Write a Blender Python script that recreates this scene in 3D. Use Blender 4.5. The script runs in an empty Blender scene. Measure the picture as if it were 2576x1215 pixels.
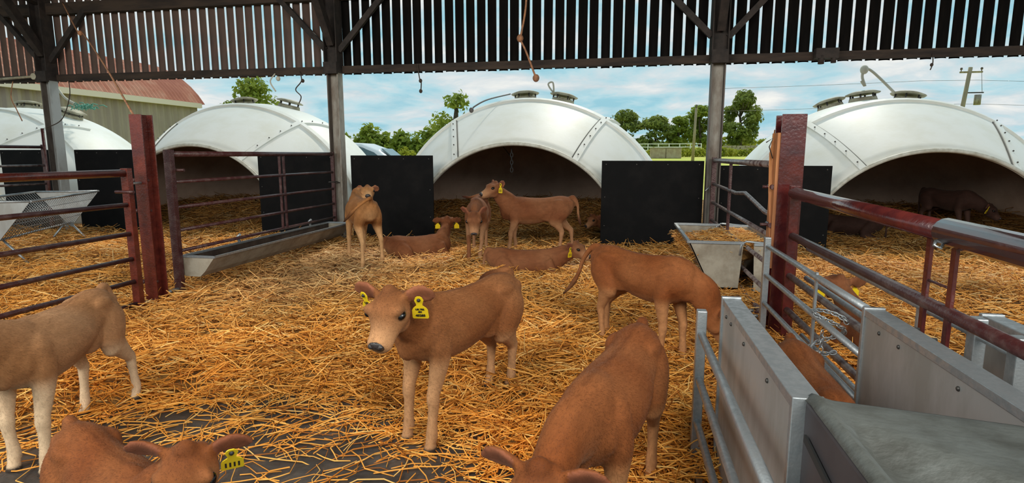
import bpy, bmesh, math, random
import numpy as np
from mathutils import Vector, Matrix

random.seed(7)
rng = np.random.default_rng(7)
scene = bpy.context.scene
col = scene.collection
PI = math.pi

# ------------------------------------------------------------------ camera, sky, sun, exposure
F, CH = 1450.0, 1.45
PITCH, YAW = math.radians(8.627), math.radians(10.696)
cam_d = bpy.data.cameras.new('camera'); cam = bpy.data.objects.new('camera', cam_d); col.objects.link(cam)
cam_d.sensor_width = 36.0; cam_d.lens = 36.0 * F / 2576.0; cam_d.clip_start = 0.05; cam_d.clip_end = 800
cam.location = (0, 0, CH); cam.rotation_euler = (PI / 2 - PITCH, 0, YAW)
scene.camera = cam
scene.view_settings.view_transform = 'Standard'; scene.view_settings.look = 'None'
scene.view_settings.exposure = 0.0; scene.view_settings.gamma = 1.0
scene.view_settings.use_curve_mapping = False

world = bpy.data.worlds.new('sky'); scene.world = world; world.use_nodes = True
def build_sky():
    nt = world.node_tree; nt.nodes.clear(); N = nt.nodes.new; L = nt.links.new
    out = N('ShaderNodeOutputWorld'); bg = N('ShaderNodeBackground'); L(bg.outputs[0], out.inputs[0])
    bg.inputs[1].default_value = 1.0
    tc = N('ShaderNodeTexCoord'); sp = N('ShaderNodeSeparateXYZ'); L(tc.outputs['Generated'], sp.inputs[0])
    def m(op, a, b=None):
        n = N('ShaderNodeMath'); n.operation = op
        for i, v in ((0, a), (1, b)):
            if v is None: continue
            if isinstance(v, (int, float)): n.inputs[i].default_value = v
            else: L(v, n.inputs[i])
        return n.outputs[0]
    zz = m('MAXIMUM', sp.outputs[2], 0.0)
    den = m('ADD', zz, 0.20)
    cb = N('ShaderNodeCombineXYZ'); L(m('DIVIDE', sp.outputs[0], den), cb.inputs[0]); L(m('DIVIDE', sp.outputs[1], den), cb.inputs[1])
    L(m('MULTIPLY', sp.outputs[2], 5.0), cb.inputs[2])
    n1 = N('ShaderNodeTexNoise'); n1.inputs['Scale'].default_value = 2.1; n1.inputs['Detail'].default_value = 9; n1.inputs['Roughness'].default_value = .58; n1.inputs['Distortion'].default_value = .35
    L(cb.outputs[0], n1.inputs['Vector'])
    r1 = N('ShaderNodeValToRGB'); L(n1.outputs[0], r1.inputs[0])
    e = r1.color_ramp.elements
    e[0].position = .36; e[0].color = (.36, .66, .76, 1)
    e[1].position = .70; e[1].color = (.93, .93, .88, 1)
    x = e.new(.46); x.color = (.52, .74, .80, 1)
    x = e.new(.54); x.color = (.66, .76, .79, 1)
    x = e.new(.60); x.color = (.78, .82, .82, 1)
    n2 = N('ShaderNodeTexNoise'); n2.inputs['Scale'].default_value = 4.2; n2.inputs['Detail'].default_value = 6
    L(cb.outputs[0], n2.inputs['Vector'])
    mx = N('ShaderNodeMix'); mx.data_type = 'RGBA'; mx.blend_type = 'MULTIPLY'; mx.inputs[0].default_value = .35
    r2 = N('ShaderNodeValToRGB'); r2.color_ramp.elements[0].position = .35; r2.color_ramp.elements[0].color = (.72, .79, .84, 1); r2.color_ramp.elements[1].position = .62
    L(n2.outputs[0], r2.inputs[0]); L(r1.outputs[0], mx.inputs[6]); L(r2.outputs[0], mx.inputs[7])
    # below the horizon: ground tone
    lo = N('ShaderNodeMix'); lo.data_type = 'RGBA'; lo.inputs[6].default_value = (.25, .26, .16, 1)
    L(mx.outputs[2], lo.inputs[7]); L(m('GREATER_THAN', sp.outputs[2], -0.004), lo.inputs[0])
    L(lo.outputs[2], bg.inputs[0])
build_sky()

sun_d = bpy.data.lights.new('sun', 'SUN'); sun = bpy.data.objects.new('sun', sun_d); col.objects.link(sun)
sun_d.energy = 1.9; sun_d.angle = math.radians(4); sun_d.color = (1, .93, .80)
sun.rotation_euler = Vector((-.12, -.62, -.78)).to_track_quat('-Z', 'Y').to_euler()

def area(name, loc, target, sx, sy, power, color):
    d = bpy.data.lights.new(name, 'AREA'); d.shape = 'RECTANGLE'; d.size = sx; d.size_y = sy; d.energy = power; d.color = color
    o = bpy.data.objects.new(name, d); col.objects.link(o); o.location = loc
    o.rotation_euler = (Vector(target) - Vector(loc)).to_track_quat('-Z', 'Y').to_euler()
# added fill lights, above and behind the camera, to brighten the interior
area('fill_light_left', (-4.2, -1.2, 3.9), (-3.4, 5.2, 0), 4.5, 2.2, 330, (1, .94, .84))
area('fill_light_right', (2.4, -1.2, 3.9), (1.4, 5.2, 0), 4.5, 2.2, 330, (1, .94, .84))

# ------------------------------------------------------------------ helpers
def tag(o, label=None, cat=None, group=None, kind=None):
    if label: o['label'] = label
    if cat: o['category'] = cat
    if group: o['group'] = group
    if kind: o['kind'] = kind
    return o

def link(name, me, parent=None, loc=None, rotz=None):
    o = bpy.data.objects.new(name, me); col.objects.link(o)
    if parent: o.parent = parent
    if loc is not None: o.location = loc
    if rotz is not None: o.rotation_euler = (0, 0, rotz)
    return o

def empty(name, loc=(0, 0, 0), rz=0.0):
    o = link(name, None, None, loc, rz); o.empty_display_size = .1
    return o

class MB:
    """collects simple solids into ONE mesh"""
    def __init__(s): s.v = []; s.f = []; s.sm = []
    def add(s, vs, fs, smooth=False):
        b = len(s.v); s.v += [tuple(v) for v in vs]
        for f in fs: s.f.append([b + i for i in f]); s.sm.append(smooth)
        return s
    def box(s, c, d, M=None):
        x, y, z = d[0] / 2, d[1] / 2, d[2] / 2
        vs = [Vector((sx * x, sy * y, sz * z)) for sz in (-1, 1) for sx, sy in ((-1, -1), (1, -1), (1, 1), (-1, 1))]
        if M is not None: vs = [M @ v for v in vs]
        vs = [v + Vector(c) for v in vs]
        return s.add(vs, [(3, 2, 1, 0), (4, 5, 6, 7), (0, 1, 5, 4), (1, 2, 6, 5), (2, 3, 7, 6), (3, 0, 4, 7)])
    def bar(s, p0, p1, w, h):
        """rectangular bar from p0 to p1"""
        p0, p1 = Vector(p0), Vector(p1); d = p1 - p0
        M = d.to_track_quat('Y', 'Z').to_matrix()
        return s.box((p0 + p1) / 2, (w, d.length, h), M)
    def tube(s, pts, r, n=10, caps=True):
        pts = [Vector(p) for p in pts]; k = len(pts)
        rs = r if isinstance(r, (list, tuple)) else [r] * k
        vs = []; up = Vector((0, 0, 1)); prev = None
        for i, p in enumerate(pts):
            t = (pts[min(i + 1, k - 1)] - pts[max(i - 1, 0)])
            t = t.normalized() if t.length > 1e-9 else Vector((0, 0, 1))
            if prev is None:
                a = up if abs(t.z) < .95 else Vector((1, 0, 0))
                u = t.cross(a).normalized()
            else:
                u = (prev - t * prev.dot(t)); u = u.normalized() if u.length > 1e-6 else t.orthogonal().normalized()
            prev = u; w = t.cross(u)
            for j in range(n):
                an = 2 * PI * j / n
                vs.append(p + (u * math.cos(an) + w * math.sin(an)) * rs[i])
        fs = [(i * n + j, i * n + (j + 1) % n, (i + 1) * n + (j + 1) % n, (i + 1) * n + j) for i in range(k - 1) for j in range(n)]
        s.add(vs, fs, True)
        if caps:
            b = len(s.v) - len(vs)
            s.f.append([b + j for j in reversed(range(n))]); s.sm.append(False)
            s.f.append([b + (k - 1) * n + j for j in range(n)]); s.sm.append(False)
        return s
    def prism(s, poly, axis_vec, M=None):
        """closed polygon (list of 3D points) extruded by axis_vec"""
        a = [Vector(p) for p in poly]; b = [p + Vector(axis_vec) for p in a]; n = len(a)
        fs = [tuple(reversed(range(n))), tuple(range(n, 2 * n))] + [(i, (i + 1) % n, n + (i + 1) % n, n + i) for i in range(n)]
        return s.add(a + b, fs)
    def ell(s, c, r, nu=12, nv=8):
        vs = [Vector((0, 0, -1))]; c = Vector(c)
        for i in range(1, nv):
            ph = -PI / 2 + PI * i / nv
            for j in range(nu):
                th = 2 * PI * j / nu
                vs.append(Vector((math.cos(ph) * math.cos(th), math.cos(ph) * math.sin(th), math.sin(ph))))
        vs.append(Vector((0, 0, 1)))
        fs = [(0, 1 + (j + 1) % nu, 1 + j) for j in range(nu)]
        for i in range(nv - 2):
            for j in range(nu):
                a = 1 + i * nu + j; b = 1 + i * nu + (j + 1) % nu
                fs.append((a, b, b + nu, a + nu))
        e = len(vs) - 1
        fs += [(e, e - nu + j, e - nu + (j + 1) % nu) for j in range(nu)]
        return s.add([Vector((v.x * r[0], v.y * r[1], v.z * r[2])) + c for v in vs], fs, True)
    def mesh(s, name, mat):
        me = bpy.data.meshes.new(name); me.from_pydata(s.v, [], s.f)
        me.polygons.foreach_set('use_smooth', s.sm)
        me.validate(); me.update()
        bm = bmesh.new(); bm.from_mesh(me); bmesh.ops.recalc_face_normals(bm, faces=bm.faces); bm.to_mesh(me); bm.free()
        if mat: me.materials.append(mat)
        return me
    def build(s, name, mat, parent=None, loc=None, rotz=None):
        return link(name, s.mesh(name, mat), parent, loc, rotz)

def bevel(o, w=.004, seg=2):
    m = o.modifiers.new('bevel', 'BEVEL'); m.width = w; m.segments = seg; m.limit_method = 'ANGLE'
    return o

# ------------------------------------------------------------------ materials
MATS = {}
def mat(name, color, rough=.6, metal=0.0, color2=None, scale=8.0, bump=0.0, bscale=60.0, detail=5.0, spec=.5, lo=.4, hi=.62, stretch=None, coat=0.0, sheen=0.0, rough2=None, third=None):
    m = bpy.data.materials.new(name); m.use_nodes = True; nt = m.node_tree; N = nt.nodes.new; L = nt.links.new
    b = nt.nodes['Principled BSDF']
    b.inputs['Base Color'].default_value = (*color, 1); b.inputs['Roughness'].default_value = rough; b.inputs['Metallic'].default_value = metal
    b.inputs['Specular IOR Level'].default_value = spec; b.inputs['Coat Weight'].default_value = coat; b.inputs['Sheen Weight'].default_value = sheen
    tc = N('ShaderNodeTexCoord'); vec = tc.outputs['Object']
    if stretch:
        mp = N('ShaderNodeMapping'); mp.inputs['Scale'].default_value = stretch; L(vec, mp.inputs[0]); vec = mp.outputs[0]
    if color2:
        n = N('ShaderNodeTexNoise'); n.inputs['Scale'].default_value = scale; n.inputs['Detail'].default_value = detail; n.inputs['Roughness'].default_value = .62; L(vec, n.inputs['Vector'])
        r = N('ShaderNodeValToRGB'); r.color_ramp.elements[0].position = lo; r.color_ramp.elements[1].position = hi
        r.color_ramp.elements[0].color = (*color, 1); r.color_ramp.elements[1].color = (*color2, 1)
        if third: x = r.color_ramp.elements.new(third[0]); x.color = (*third[1], 1)
        L(n.outputs[0], r.inputs[0]); L(r.outputs[0], b.inputs['Base Color'])
        if rough2 is not None:
            mr = N('ShaderNodeMapRange'); mr.inputs[1].default_value = lo; mr.inputs[2].default_value = hi; mr.inputs[3].default_value = rough; mr.inputs[4].default_value = rough2
            L(n.outputs[0], mr.inputs[0]); L(mr.outputs[0], b.inputs['Roughness'])
    if bump:
        n2 = N('ShaderNodeTexNoise'); n2.inputs['Scale'].default_value = bscale; n2.inputs['Detail'].default_value = 4; L(vec, n2.inputs['Vector'])
        bp = N('ShaderNodeBump'); bp.inputs['Strength'].default_value = bump; bp.inputs['Distance'].default_value = .01
        L(n2.outputs[0], bp.inputs['Height']); L(bp.outputs[0], b.inputs['Normal'])
    MATS[name] = m
    return m

mat('maroon_paint', (.048, .009, .010), .20, color2=(.105, .017, .014), scale=9, bump=.22, bscale=45, lo=.35, hi=.70, coat=.5)
mat('red_paint', (.075, .012, .009), .24, color2=(.165, .030, .018), scale=9, bump=.25, bscale=60, lo=.35, hi=.70, coat=.3)
mat('maroon_worn', (.060, .016, .016), .32, color2=(.13, .075, .068), scale=14, bump=.3, bscale=80, lo=.45, hi=.75)
mat('worn_pipe', (.30, .25, .235), .34, metal=.35, color2=(.075, .030, .030), scale=16, bump=.3, bscale=90, lo=.42, hi=.66)
mat('galvanised', (.46, .49, .51), .36, metal=.75, color2=(.34, .37, .39), scale=30, bump=.1, bscale=120, rough2=.5)
mat('galv_sheet', (.46, .47, .47), .42, metal=.55, color2=(.35, .34, .32), scale=5, bump=.05, bscale=20, rough2=.55, stretch=(1, 1, .35))
mat('galv_dirty', (.38, .34, .27), .6, metal=.1, color2=(.22, .18, .13), scale=6, bump=.15, bscale=60, lo=.38, hi=.7)
mat('black_board', (.0045, .0045, .005), .7, color2=(.010, .009, .009), scale=4, bump=.06, bscale=90, lo=.45, hi=.75, spec=.12)
mat('steel_dark', (.014, .010, .009), .8, color2=(.034, .024, .020), scale=7, bump=.2, bscale=70)
mat('stanchion_brown', (.060, .045, .038), .6, color2=(.12, .10, .085), scale=6, bump=.2, bscale=70, stretch=(1, 1, .4))
mat('stanchion_grey', (.33, .31, .27), .6, color2=(.17, .13, .10), scale=6, bump=.2, bscale=70, stretch=(1, 1, .4))
mat('stanchion_pale', (.34, .36, .36), .5, color2=(.19, .17, .15), scale=6, bump=.2, bscale=70, stretch=(1, 1, .4), lo=.5, hi=.8)
mat('sheet_backlit', (.0035, .003, .003), .85, color2=(.009, .007, .006), scale=6, bump=.1, bscale=60, stretch=(1, 1, .15), spec=.08)
mat('sheet_rust_lit', (.070, .044, .036), .8, color2=(.125, .075, .056), scale=6, bump=.15, bscale=60, stretch=(1, 1, .2))  # rusty sheets coloured as lit; the near-black copy has backlit shade painted in
mat('timber_dark', (.050, .032, .022), .85, color2=(.018, .012, .010), scale=9, bump=.4, bscale=50, stretch=(.15, 1, 1))
mat('roof_under', (.05, .035, .028), .85, color2=(.10, .06, .045), scale=3, bump=.1)
mat('shell_white', (.80, .815, .785), .5, color2=(.73, .73, .66), scale=2.2, bump=.08, bscale=26, lo=.42, hi=.72)
mat('shell_inside', (.56, .42, .33), .75, color2=(.47, .34, .26), scale=3, bump=.06, bscale=20)
mat('shell_rim', (.60, .60, .54), .5, color2=(.42, .40, .33), scale=9)
mat('vent_cream', (.50, .46, .34), .6, color2=(.30, .26, .18), scale=9)
mat('seam_dark', (.10, .10, .09), .7)
mat('bolt', (.08, .075, .07), .4, metal=.6)
mat('trough_inner', (.035, .020, .014), .6, color2=(.07, .045, .03), scale=6)
mat('concrete', (.030, .026, .024), .55, color2=(.085, .072, .062), scale=3.0, bump=.7, bscale=26, detail=8, lo=.4, hi=.66, rough2=.30)
mat('straw_base', (.105, .042, .010), .95, color2=(.36, .185, .045), scale=22, bump=1.0, bscale=90, detail=8, lo=.36, hi=.62)  # dark tone stands for the shade between stalks
mat('grass', (.46, .52, .06), .9, color2=(.62, .56, .10), scale=.35, bump=.4, bscale=6, detail=6)
mat('yard', (.20, .18, .15), .9, color2=(.13, .11, .09), scale=1.2, bump=.3, bscale=20)
mat('leaf', (.20, .27, .04), .75, color2=(.36, .42, .07), scale=.8, lo=.4, hi=.6, spec=.25)
mat('leaf_far', (.17, .22, .055), .8, color2=(.32, .36, .09), scale=.35, lo=.4, hi=.6, spec=.2)
mat('leaf_yellow', (.46, .46, .05), .75, color2=(.30, .34, .04), scale=1.2, lo=.4, hi=.6, spec=.25)
mat('bark', (.10, .075, .05), .9, color2=(.05, .04, .03), scale=9, bump=.5)
mat('pole_wood', (.36, .30, .19), .85, color2=(.24, .19, .13), scale=6, stretch=(1, 1, .15))
mat('olive_clad', (.30, .245, .215), .8, color2=(.39, .325, .28), scale=1.2, stretch=(1, 1, .3))
mat('rust_roof', (.33, .10, .06), .8, color2=(.46, .22, .15), scale=.9, detail=8, third=(.5, (.40, .14, .085)))
mat('cream_paint', (.68, .60, .52), .6)
mat('white_paint', (.78, .78, .74), .5)
mat('car_white', (.72, .76, .80), .2, coat=.6)
mat('car_glass', (.10, .17, .20), .06, spec=.8)
mat('rubber', (.02, .02, .02), .7)
mat('stone', (.30, .25, .18), .9, color2=(.42, .36, .26), scale=3)
mat('stone_grey', (.36, .27, .18), .9, color2=(.46, .38, .26), scale=2)
mat('wire', (.10, .09, .085), .5)
mat('twine_orange', (.42, .19, .09), .8, color2=(.24, .12, .07), scale=20)
mat('twine_dark', (.05, .035, .025), .8)
mat('twine_pale', (.58, .55, .46), .8)
mat('twine_green', (.16, .42, .32), .8)
mat('tag_yellow', (.78, .56, .012), .45)
mat('tag_ink', (.012, .012, .012), .5)
mat('eye', (.004, .003, .003), .08, spec=.45)
mat('nose_skin', (.022, .018, .018), .25, color2=(.05, .04, .04), scale=60, bump=.3, bscale=160)
mat('wood_split', (.50, .22, .08), .8, color2=(.28, .10, .04), scale=6, stretch=(3, 3, .2))
mat('grey_plastic', (.092, .100, .094), .5, color2=(.048, .050, .044), scale=9, bump=.25, bscale=90, detail=10, rough2=.6, stretch=(.6, 1, 1))
mat('plastic_dark', (.055, .050, .055), .5, color2=(.04, .036, .04), scale=5)
mat('ceramic', (.10, .07, .06), .35)
M = MATS

for nm in ('leaf', 'leaf_far', 'leaf_yellow'):
    nt = M[nm].node_tree; p = nt.nodes['Principled BSDF']; tr = nt.nodes.new('ShaderNodeBsdfTranslucent'); ms = nt.nodes.new('ShaderNodeMixShader'); ms.inputs[0].default_value = .42
    src = p.inputs['Base Color'].links[0].from_socket; nt.links.new(src, tr.inputs[0]); nt.links.new(p.outputs[0], ms.inputs[1]); nt.links.new(tr.outputs[0], ms.inputs[2]); nt.links.new(ms.outputs[0], nt.nodes['Material Output'].inputs[0])
def attr_mat(name, rough, fac_scale, fac_amt, bump=0.0, stretch=(1, 1, 1), sheen=0.0, sheen_col=(1, .9, .75), trans=0.0, spec=.3):
    m = bpy.data.materials.new(name); m.use_nodes = True; nt = m.node_tree; N = nt.nodes.new; L = nt.links.new
    b = nt.nodes['Principled BSDF']; b.inputs['Roughness'].default_value = rough; b.inputs['Specular IOR Level'].default_value = spec
    b.inputs['Sheen Weight'].default_value = sheen; b.inputs['Sheen Tint'].default_value = (*sheen_col, 1); b.inputs['Sheen Roughness'].default_value = .4
    a = N('ShaderNodeAttribute'); a.attribute_name = 'Col'
    src = a.outputs[0]
    if fac_amt or bump:
        tc = N('ShaderNodeTexCoord'); mp = N('ShaderNodeMapping'); mp.inputs['Scale'].default_value = stretch; L(tc.outputs['Object'], mp.inputs[0])
        n = N('ShaderNodeTexNoise'); n.inputs['Scale'].default_value = fac_scale; n.inputs['Detail'].default_value = 6; n.inputs['Roughness'].default_value = .65; n.inputs['Distortion'].default_value = .6; L(mp.outputs[0], n.inputs['Vector'])
        mr = N('ShaderNodeMapRange'); mr.inputs[1].default_value = .25; mr.inputs[2].default_value = .75; mr.inputs[3].default_value = 1 - fac_amt; mr.inputs[4].default_value = 1 + fac_amt; L(n.outputs[0], mr.inputs[0])
        mx = N('ShaderNodeMix'); mx.data_type = 'RGBA'; mx.blend_type = 'MULTIPLY'; mx.inputs[0].default_value = 1
        L(src, mx.inputs[6]); L(mr.outputs[0], mx.inputs[7]); src = mx.outputs[2]
        if bump:
            bp = N('ShaderNodeBump'); bp.inputs['Strength'].default_value = bump; bp.inputs['Distance'].default_value = .004
            L(n.outputs[0], bp.inputs['Height']); L(bp.outputs[0], b.inputs['Normal'])
    L(src, b.inputs['Base Color'])
    MATS[name] = m
attr_mat('coat', .8, 34, .24, bump=.6, stretch=(.4, 1, .6), sheen=.05, spec=.15)
attr_mat('fur_strand', .7, 1, 0, spec=.2)
attr_mat('straw', .55, 1, 0, spec=.35)

# ------------------------------------------------------------------ ground relief
def sst(x): x = np.clip(x, 0, 1); return x * x * (3 - 2 * x)
EDGE_X = [-9, -3.2, -2.8, -2.4, -1.7, -1.3, -.8, -.5, -.1, .3, .55, 1.05, 1.3, 8]
EDGE_Y = [1.2, 2.15, 2.6, 2.82, 2.95, 2.85, 2.75, 2.45, 2.25, 2.15, 2.2, 2.2, .4, .2]
def wob(x, y, k, s):
    return (np.sin(x * k * 1.3 + y * k * .7 + s) + np.sin(x * k * -.6 + y * k * 1.7 + s * 2.1) + np.sin(x * k * 2.3 - y * k * 1.1 + s * .7) * .6) / 2.6
def height(x, y):
    x = np.asarray(x, float); y = np.asarray(y, float)
    e = np.interp(x, EDGE_X, EDGE_Y) + .12 * wob(x, y, 4.0, 1.0)
    t = sst((y - e) / .75)
    h = .115 * t + .075 * sst((y - 4.2) / 3.2)
    h = h + t * (.030 * wob(x, y, 3.1, .4) + .024 * wob(x, y, 7.3, 2.0) + .012 * wob(x, y, 17, 3.0))
    h = h + .05 * np.exp(-((x + 2.3) ** 2 / .5 + (y - 4.2) ** 2 / .8))
    # deep litter at the back of the igloos
    h = h + .30 * sst((y - 9.2) / 1.5)
    return h
def H(x, y): return float(height(x, y))

# ------------------------------------------------------------------ setting
def setting():
    b = MB(); b.box((-2, 3.4, -.06), (26, 10.0, .12)); o = b.build('floor', M['concrete']); tag(o, kind='structure')
    b = MB(); b.add([(-330, 12, -.08), (370, 12, -.08), (370, 400, -.08 + 388 * .017), (-330, 400, -.08 + 388 * .017), (-330, 12, -.3), (370, 12, -.3), (370, 400, -.3), (-330, 400, -.3)], [(0, 1, 2, 3), (7, 6, 5, 4), (0, 4, 5, 1), (1, 5, 6, 2), (2, 6, 7, 3), (3, 7, 4, 0)]); tag(b.build('ground', M['grass']), kind='structure')
    b = MB(); b.box((-6, 11.4, -.07), (50, 6.0, .14)); tag(b.build('yard', M['yard']), kind='structure')
    # straw bedding: the relief itself
    xs = np.arange(-13, 7.0, .07); ys = np.arange(1.0, 12.6, .07)
    X, Y = np.meshgrid(xs, ys); Z = height(X, Y)
    edge = np.interp(X, EDGE_X, EDGE_Y) + .12 * wob(X, Y, 4.0, 1.0)
    Z = np.where(Y < edge + .10, -.03, Z - .012)
    v = np.stack([X, Y, Z], -1).reshape(-1, 3); ny, nx = X.shape
    i = np.arange((ny - 1) * (nx - 1)); r, c = i // (nx - 1), i % (nx - 1); a = r * nx + c
    f = np.stack([a, a + 1, a + nx + 1, a + nx], -1)
    keep = (Z.reshape(-1)[f] > -.02).any(1); f = f[keep]
    me = bpy.data.meshes.new('straw_bedding'); me.from_pydata(v.tolist(), [], f.tolist()); me.polygons.foreach_set('use_smooth', [True] * len(f)); me.materials.append(M['straw_base'])
    bm = bmesh.new(); bm.from_mesh(me); bmesh.ops.delete(bm, geom=[q for q in bm.verts if not q.link_faces], context='VERTS'); bm.to_mesh(me); bm.free()
    bed = link('straw_bedding', me); tag(bed, 'deep golden straw bedding spread over the barn floor', 'straw', kind='stuff')
    return bed
bed = setting()

def straw_strands(P, base_z, yaw, tilt, length, width, colr, bend, nseg=3):
    """numpy: three sided straw stalks, nseg segments each"""
    n = len(P); k = nseg + 1
    d = np.stack([np.cos(yaw) * np.cos(tilt), np.sin(yaw) * np.cos(tilt), np.sin(tilt)], -1)
    side = np.stack([-np.sin(yaw), np.cos(yaw), np.zeros(n)], -1)
    up = np.cross(d, side)
    t = np.linspace(-.5, .5, k)
    # a smooth bow plus a random kink
    kink = rng.normal(0, .55, (n, k))
    cen = P[:, None, :] + d[:, None, :] * (t[None, :, None] * length[:, None, None])
    bow = (t ** 2 - .08)[None, :] * bend[:, None] + kink * .10 * length[:, None]
    cen = cen + side[:, None, :] * bow[:, :, None] + up[:, None, :] * ((.10 - t ** 2)[None, :, None] * (length * .22)[:, None, None])
    ang = np.array([PI / 2, PI * 7 / 6, PI * 11 / 6])
    ring = (side[:, None, :] * np.cos(ang)[None, :, None] + up[:, None, :] * np.sin(ang)[None, :, None]) * (width / 2)[:, None, None]
    V = cen[:, :, None, :] + ring[:, None, :, :]
    V = V.reshape(-1, 3)
    base = (np.arange(n) * k * 3)[:, None, None, None]
    s = np.arange(nseg)[None, :, None, None] * 3; j = np.arange(3)[None, None, :, None]
    quad = np.concatenate([base + s + j, base + s + (j + 1) % 3, base + s + 3 + (j + 1) % 3, base + s + 3 + j], -1).reshape(-1, 4)
    C = np.repeat(colr, k * 3, 0)
    return V, quad, C

def mesh_np(name, V, Q, C, material, smooth=True):
    me = bpy.data.meshes.new(name); nv, nf, w = len(V), len(Q), Q.shape[1]
    me.vertices.add(nv); me.vertices.foreach_set('co', V.astype(np.float32).ravel())
    me.loops.add(nf * w); me.loops.foreach_set('vertex_index', Q.astype(np.int32).ravel())
    me.polygons.add(nf); me.polygons.foreach_set('loop_start', (np.arange(nf) * w).astype(np.int32))
    me.polygons.foreach_set('use_smooth', np.full(nf, smooth))
    me.update(calc_edges=True)
    if C is not None:
        a = me.attributes.new('Col', 'FLOAT_COLOR', 'POINT')
        a.data.foreach_set('color', np.concatenate([C, np.ones((nv, 1))], 1).astype(np.float32).ravel())
    me.materials.append(material)
    return me

STRAW_TINTS = np.array([[.80, .44, .125], [.72, .35, .075], [.86, .55, .20], [.52, .22, .042], [.30, .115, .022], [.90, .68, .34]])
def straw_colors(n, x, y):
    k = rng.choice(6, n, p=[.30, .27, .17, .14, .06, .06])
    c = STRAW_TINTS[k] * rng.uniform(.78, 1.12, (n, 1))
    # trodden grey-brown litter by the long trough
    g = np.exp(-(((x + 3.1) / .9) ** 2 + ((y - 5.3) / 1.1) ** 2)) + .8 * np.exp(-(((x + 3.3) / .8) ** 2 + ((y - 6.6) / .9) ** 2))
    g = np.clip(g, 0, 1)[:, None] * .42
    c = c * (1 - g) + g * c.mean(1, keepdims=True) * np.array([1.02, .92, .66])
    # fresher, more orange straw near the passage, paler further in
    far = np.clip((y - 2.6) / 3.6, 0, 1)[:, None]
    orange = np.array([1.05, .83, .50]); pale = np.array([1.04, .95, .88])
    c = c * (orange * (1 - far) + pale * far)
    c = c * (1.0 + .24 * wob(x, y, 2.2, 5.0) + .16 * wob(x, y, 5.5, 1.7))[:, None]  # patchy tint paints the shadowed hollows into the straw
    return c * np.where(y > 8.25, .42, np.where(y > 7.7, .75, 1.0))[:, None]    # shade inside the igloos painted into the straw colour

def loose_straw():
    pts = []
    def sample(n, x0, x1, y0, y1): return rng.uniform(x0, x1, n), rng.uniform(y0, y1, n)
    x, y = sample(760000, -12.5, 6.5, 1.0, 12.4)
    d = np.hypot(x, y)
    dens = np.clip((3.0 / np.maximum(d, .5)) ** 1.25, .14, 1.15)
    ang = np.degrees(np.arctan2(x, y))            # bearing from the passage
    vis = (ang > -58) & (ang < 38)
    e = np.interp(x, EDGE_X, EDGE_Y) + .12 * wob(x, y, 4.0, 1.0)
    p = dens * np.where(vis, 1, .12)
    inside = y > e + .05
    fringe = (~inside) & (y > e - 1.1)
    p = np.where(inside, p, np.where(fringe, p * (.035 + .42 * np.exp(-(e - y) / .26)), p * .028))
    inbox = (np.abs(x - .745) < .26) & (y < 2.6); p = np.where(inbox, p * .1, p)
    # the igloos: only litter within their footprint, bare yard between them
    out = y > 8.3
    inig = np.zeros_like(out)
    for cx in (-12.2, -6.9, -1.55, 4.0): inig |= (np.hypot(x - cx, y - 10.2) < 2.2)
    p = np.where(out & ~inig, 0, p)
    keep = rng.uniform(0, 1, len(x)) < p * .52
    x, y, d, inside = x[keep], y[keep], d[keep], inside[keep]
    n = len(x)
    z = np.where(inside, height(x, y), .004) + np.where(inside, rng.uniform(-.025, .050, n), rng.uniform(.002, .014, n))
    length = rng.uniform(.12, .36, n)
    width = rng.uniform(.0042, .0082, n) * np.clip(.82 + d * .075, 1, 1.6)
    tilt = np.where(inside, rng.normal(0, .32, n), rng.normal(0, .05, n))
    yaw = rng.uniform(0, 2 * PI, n) 
    bend = length * rng.normal(0, .55, n)
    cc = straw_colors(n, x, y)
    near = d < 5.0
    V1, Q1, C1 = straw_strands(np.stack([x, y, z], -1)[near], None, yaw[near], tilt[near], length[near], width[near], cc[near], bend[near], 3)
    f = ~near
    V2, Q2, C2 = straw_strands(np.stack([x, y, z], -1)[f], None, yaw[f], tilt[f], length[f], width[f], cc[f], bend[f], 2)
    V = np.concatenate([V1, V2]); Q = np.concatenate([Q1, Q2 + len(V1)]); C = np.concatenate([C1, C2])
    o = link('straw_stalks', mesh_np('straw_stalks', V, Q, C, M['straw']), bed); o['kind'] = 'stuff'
    print('STRAW', n, len(Q))
loose_straw()

# the back wall: rail, eave beam and one corrugated strip per rib, slits of daylight between
WY = 8.0
def back_wall():
    root = empty('wall_back', (0, WY, 0)); tag(root, kind='structure')
    def strip(mt, top):
        b = MB(); w = .122; fr = []; n = 8
        for i in range(n + 1):
            t = i / n; fr.append((-w / 2 + w * t, -.030 * math.sin(PI * t) ** .8))
        poly = [(x, y, 0) for x, y in fr] + [(x, y + .003, 0) for x, y in reversed(fr)]
        b.prism(poly, (0, 0, top)); return b.mesh('sheet_strip', mt)
    A = strip(M['sheet_backlit'], 2.2); B = strip(M['sheet_rust_lit'], 2.2)
    x = -12.0; r = random.Random(3)
    while x < 6.2:
        left = x < -4.15  # left bay takes the lit copy
        o = link('sheet_strip', B if left else A, root, (x + r.uniform(-.004, .004), .09, 2.592 + r.uniform(-.006, .006)))
        o.rotation_euler = (0, r.uniform(-.004, .004), 0); o.scale = (r.uniform(.94, 1.05), 1, 1)
        x += .1545
    for x0, x1 in ((-12.5, -9.0), (-9.0, -4.15), (-4.1, 1.15), (1.2, 6.5)):
        b = MB(); b.box(((x0 + x1) / 2, .02, 2.655), (x1 - x0, .07, .10)); bevel(b.build('rail', M['timber_dark'], root), .006)
        b = MB(); b.box(((x0 + x1) / 2, -.02, 3.69), (x1 - x0, .10, .17)); bevel(b.build('eave_beam', M['timber_dark'], root), .006)
    return root
back_wall()

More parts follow.
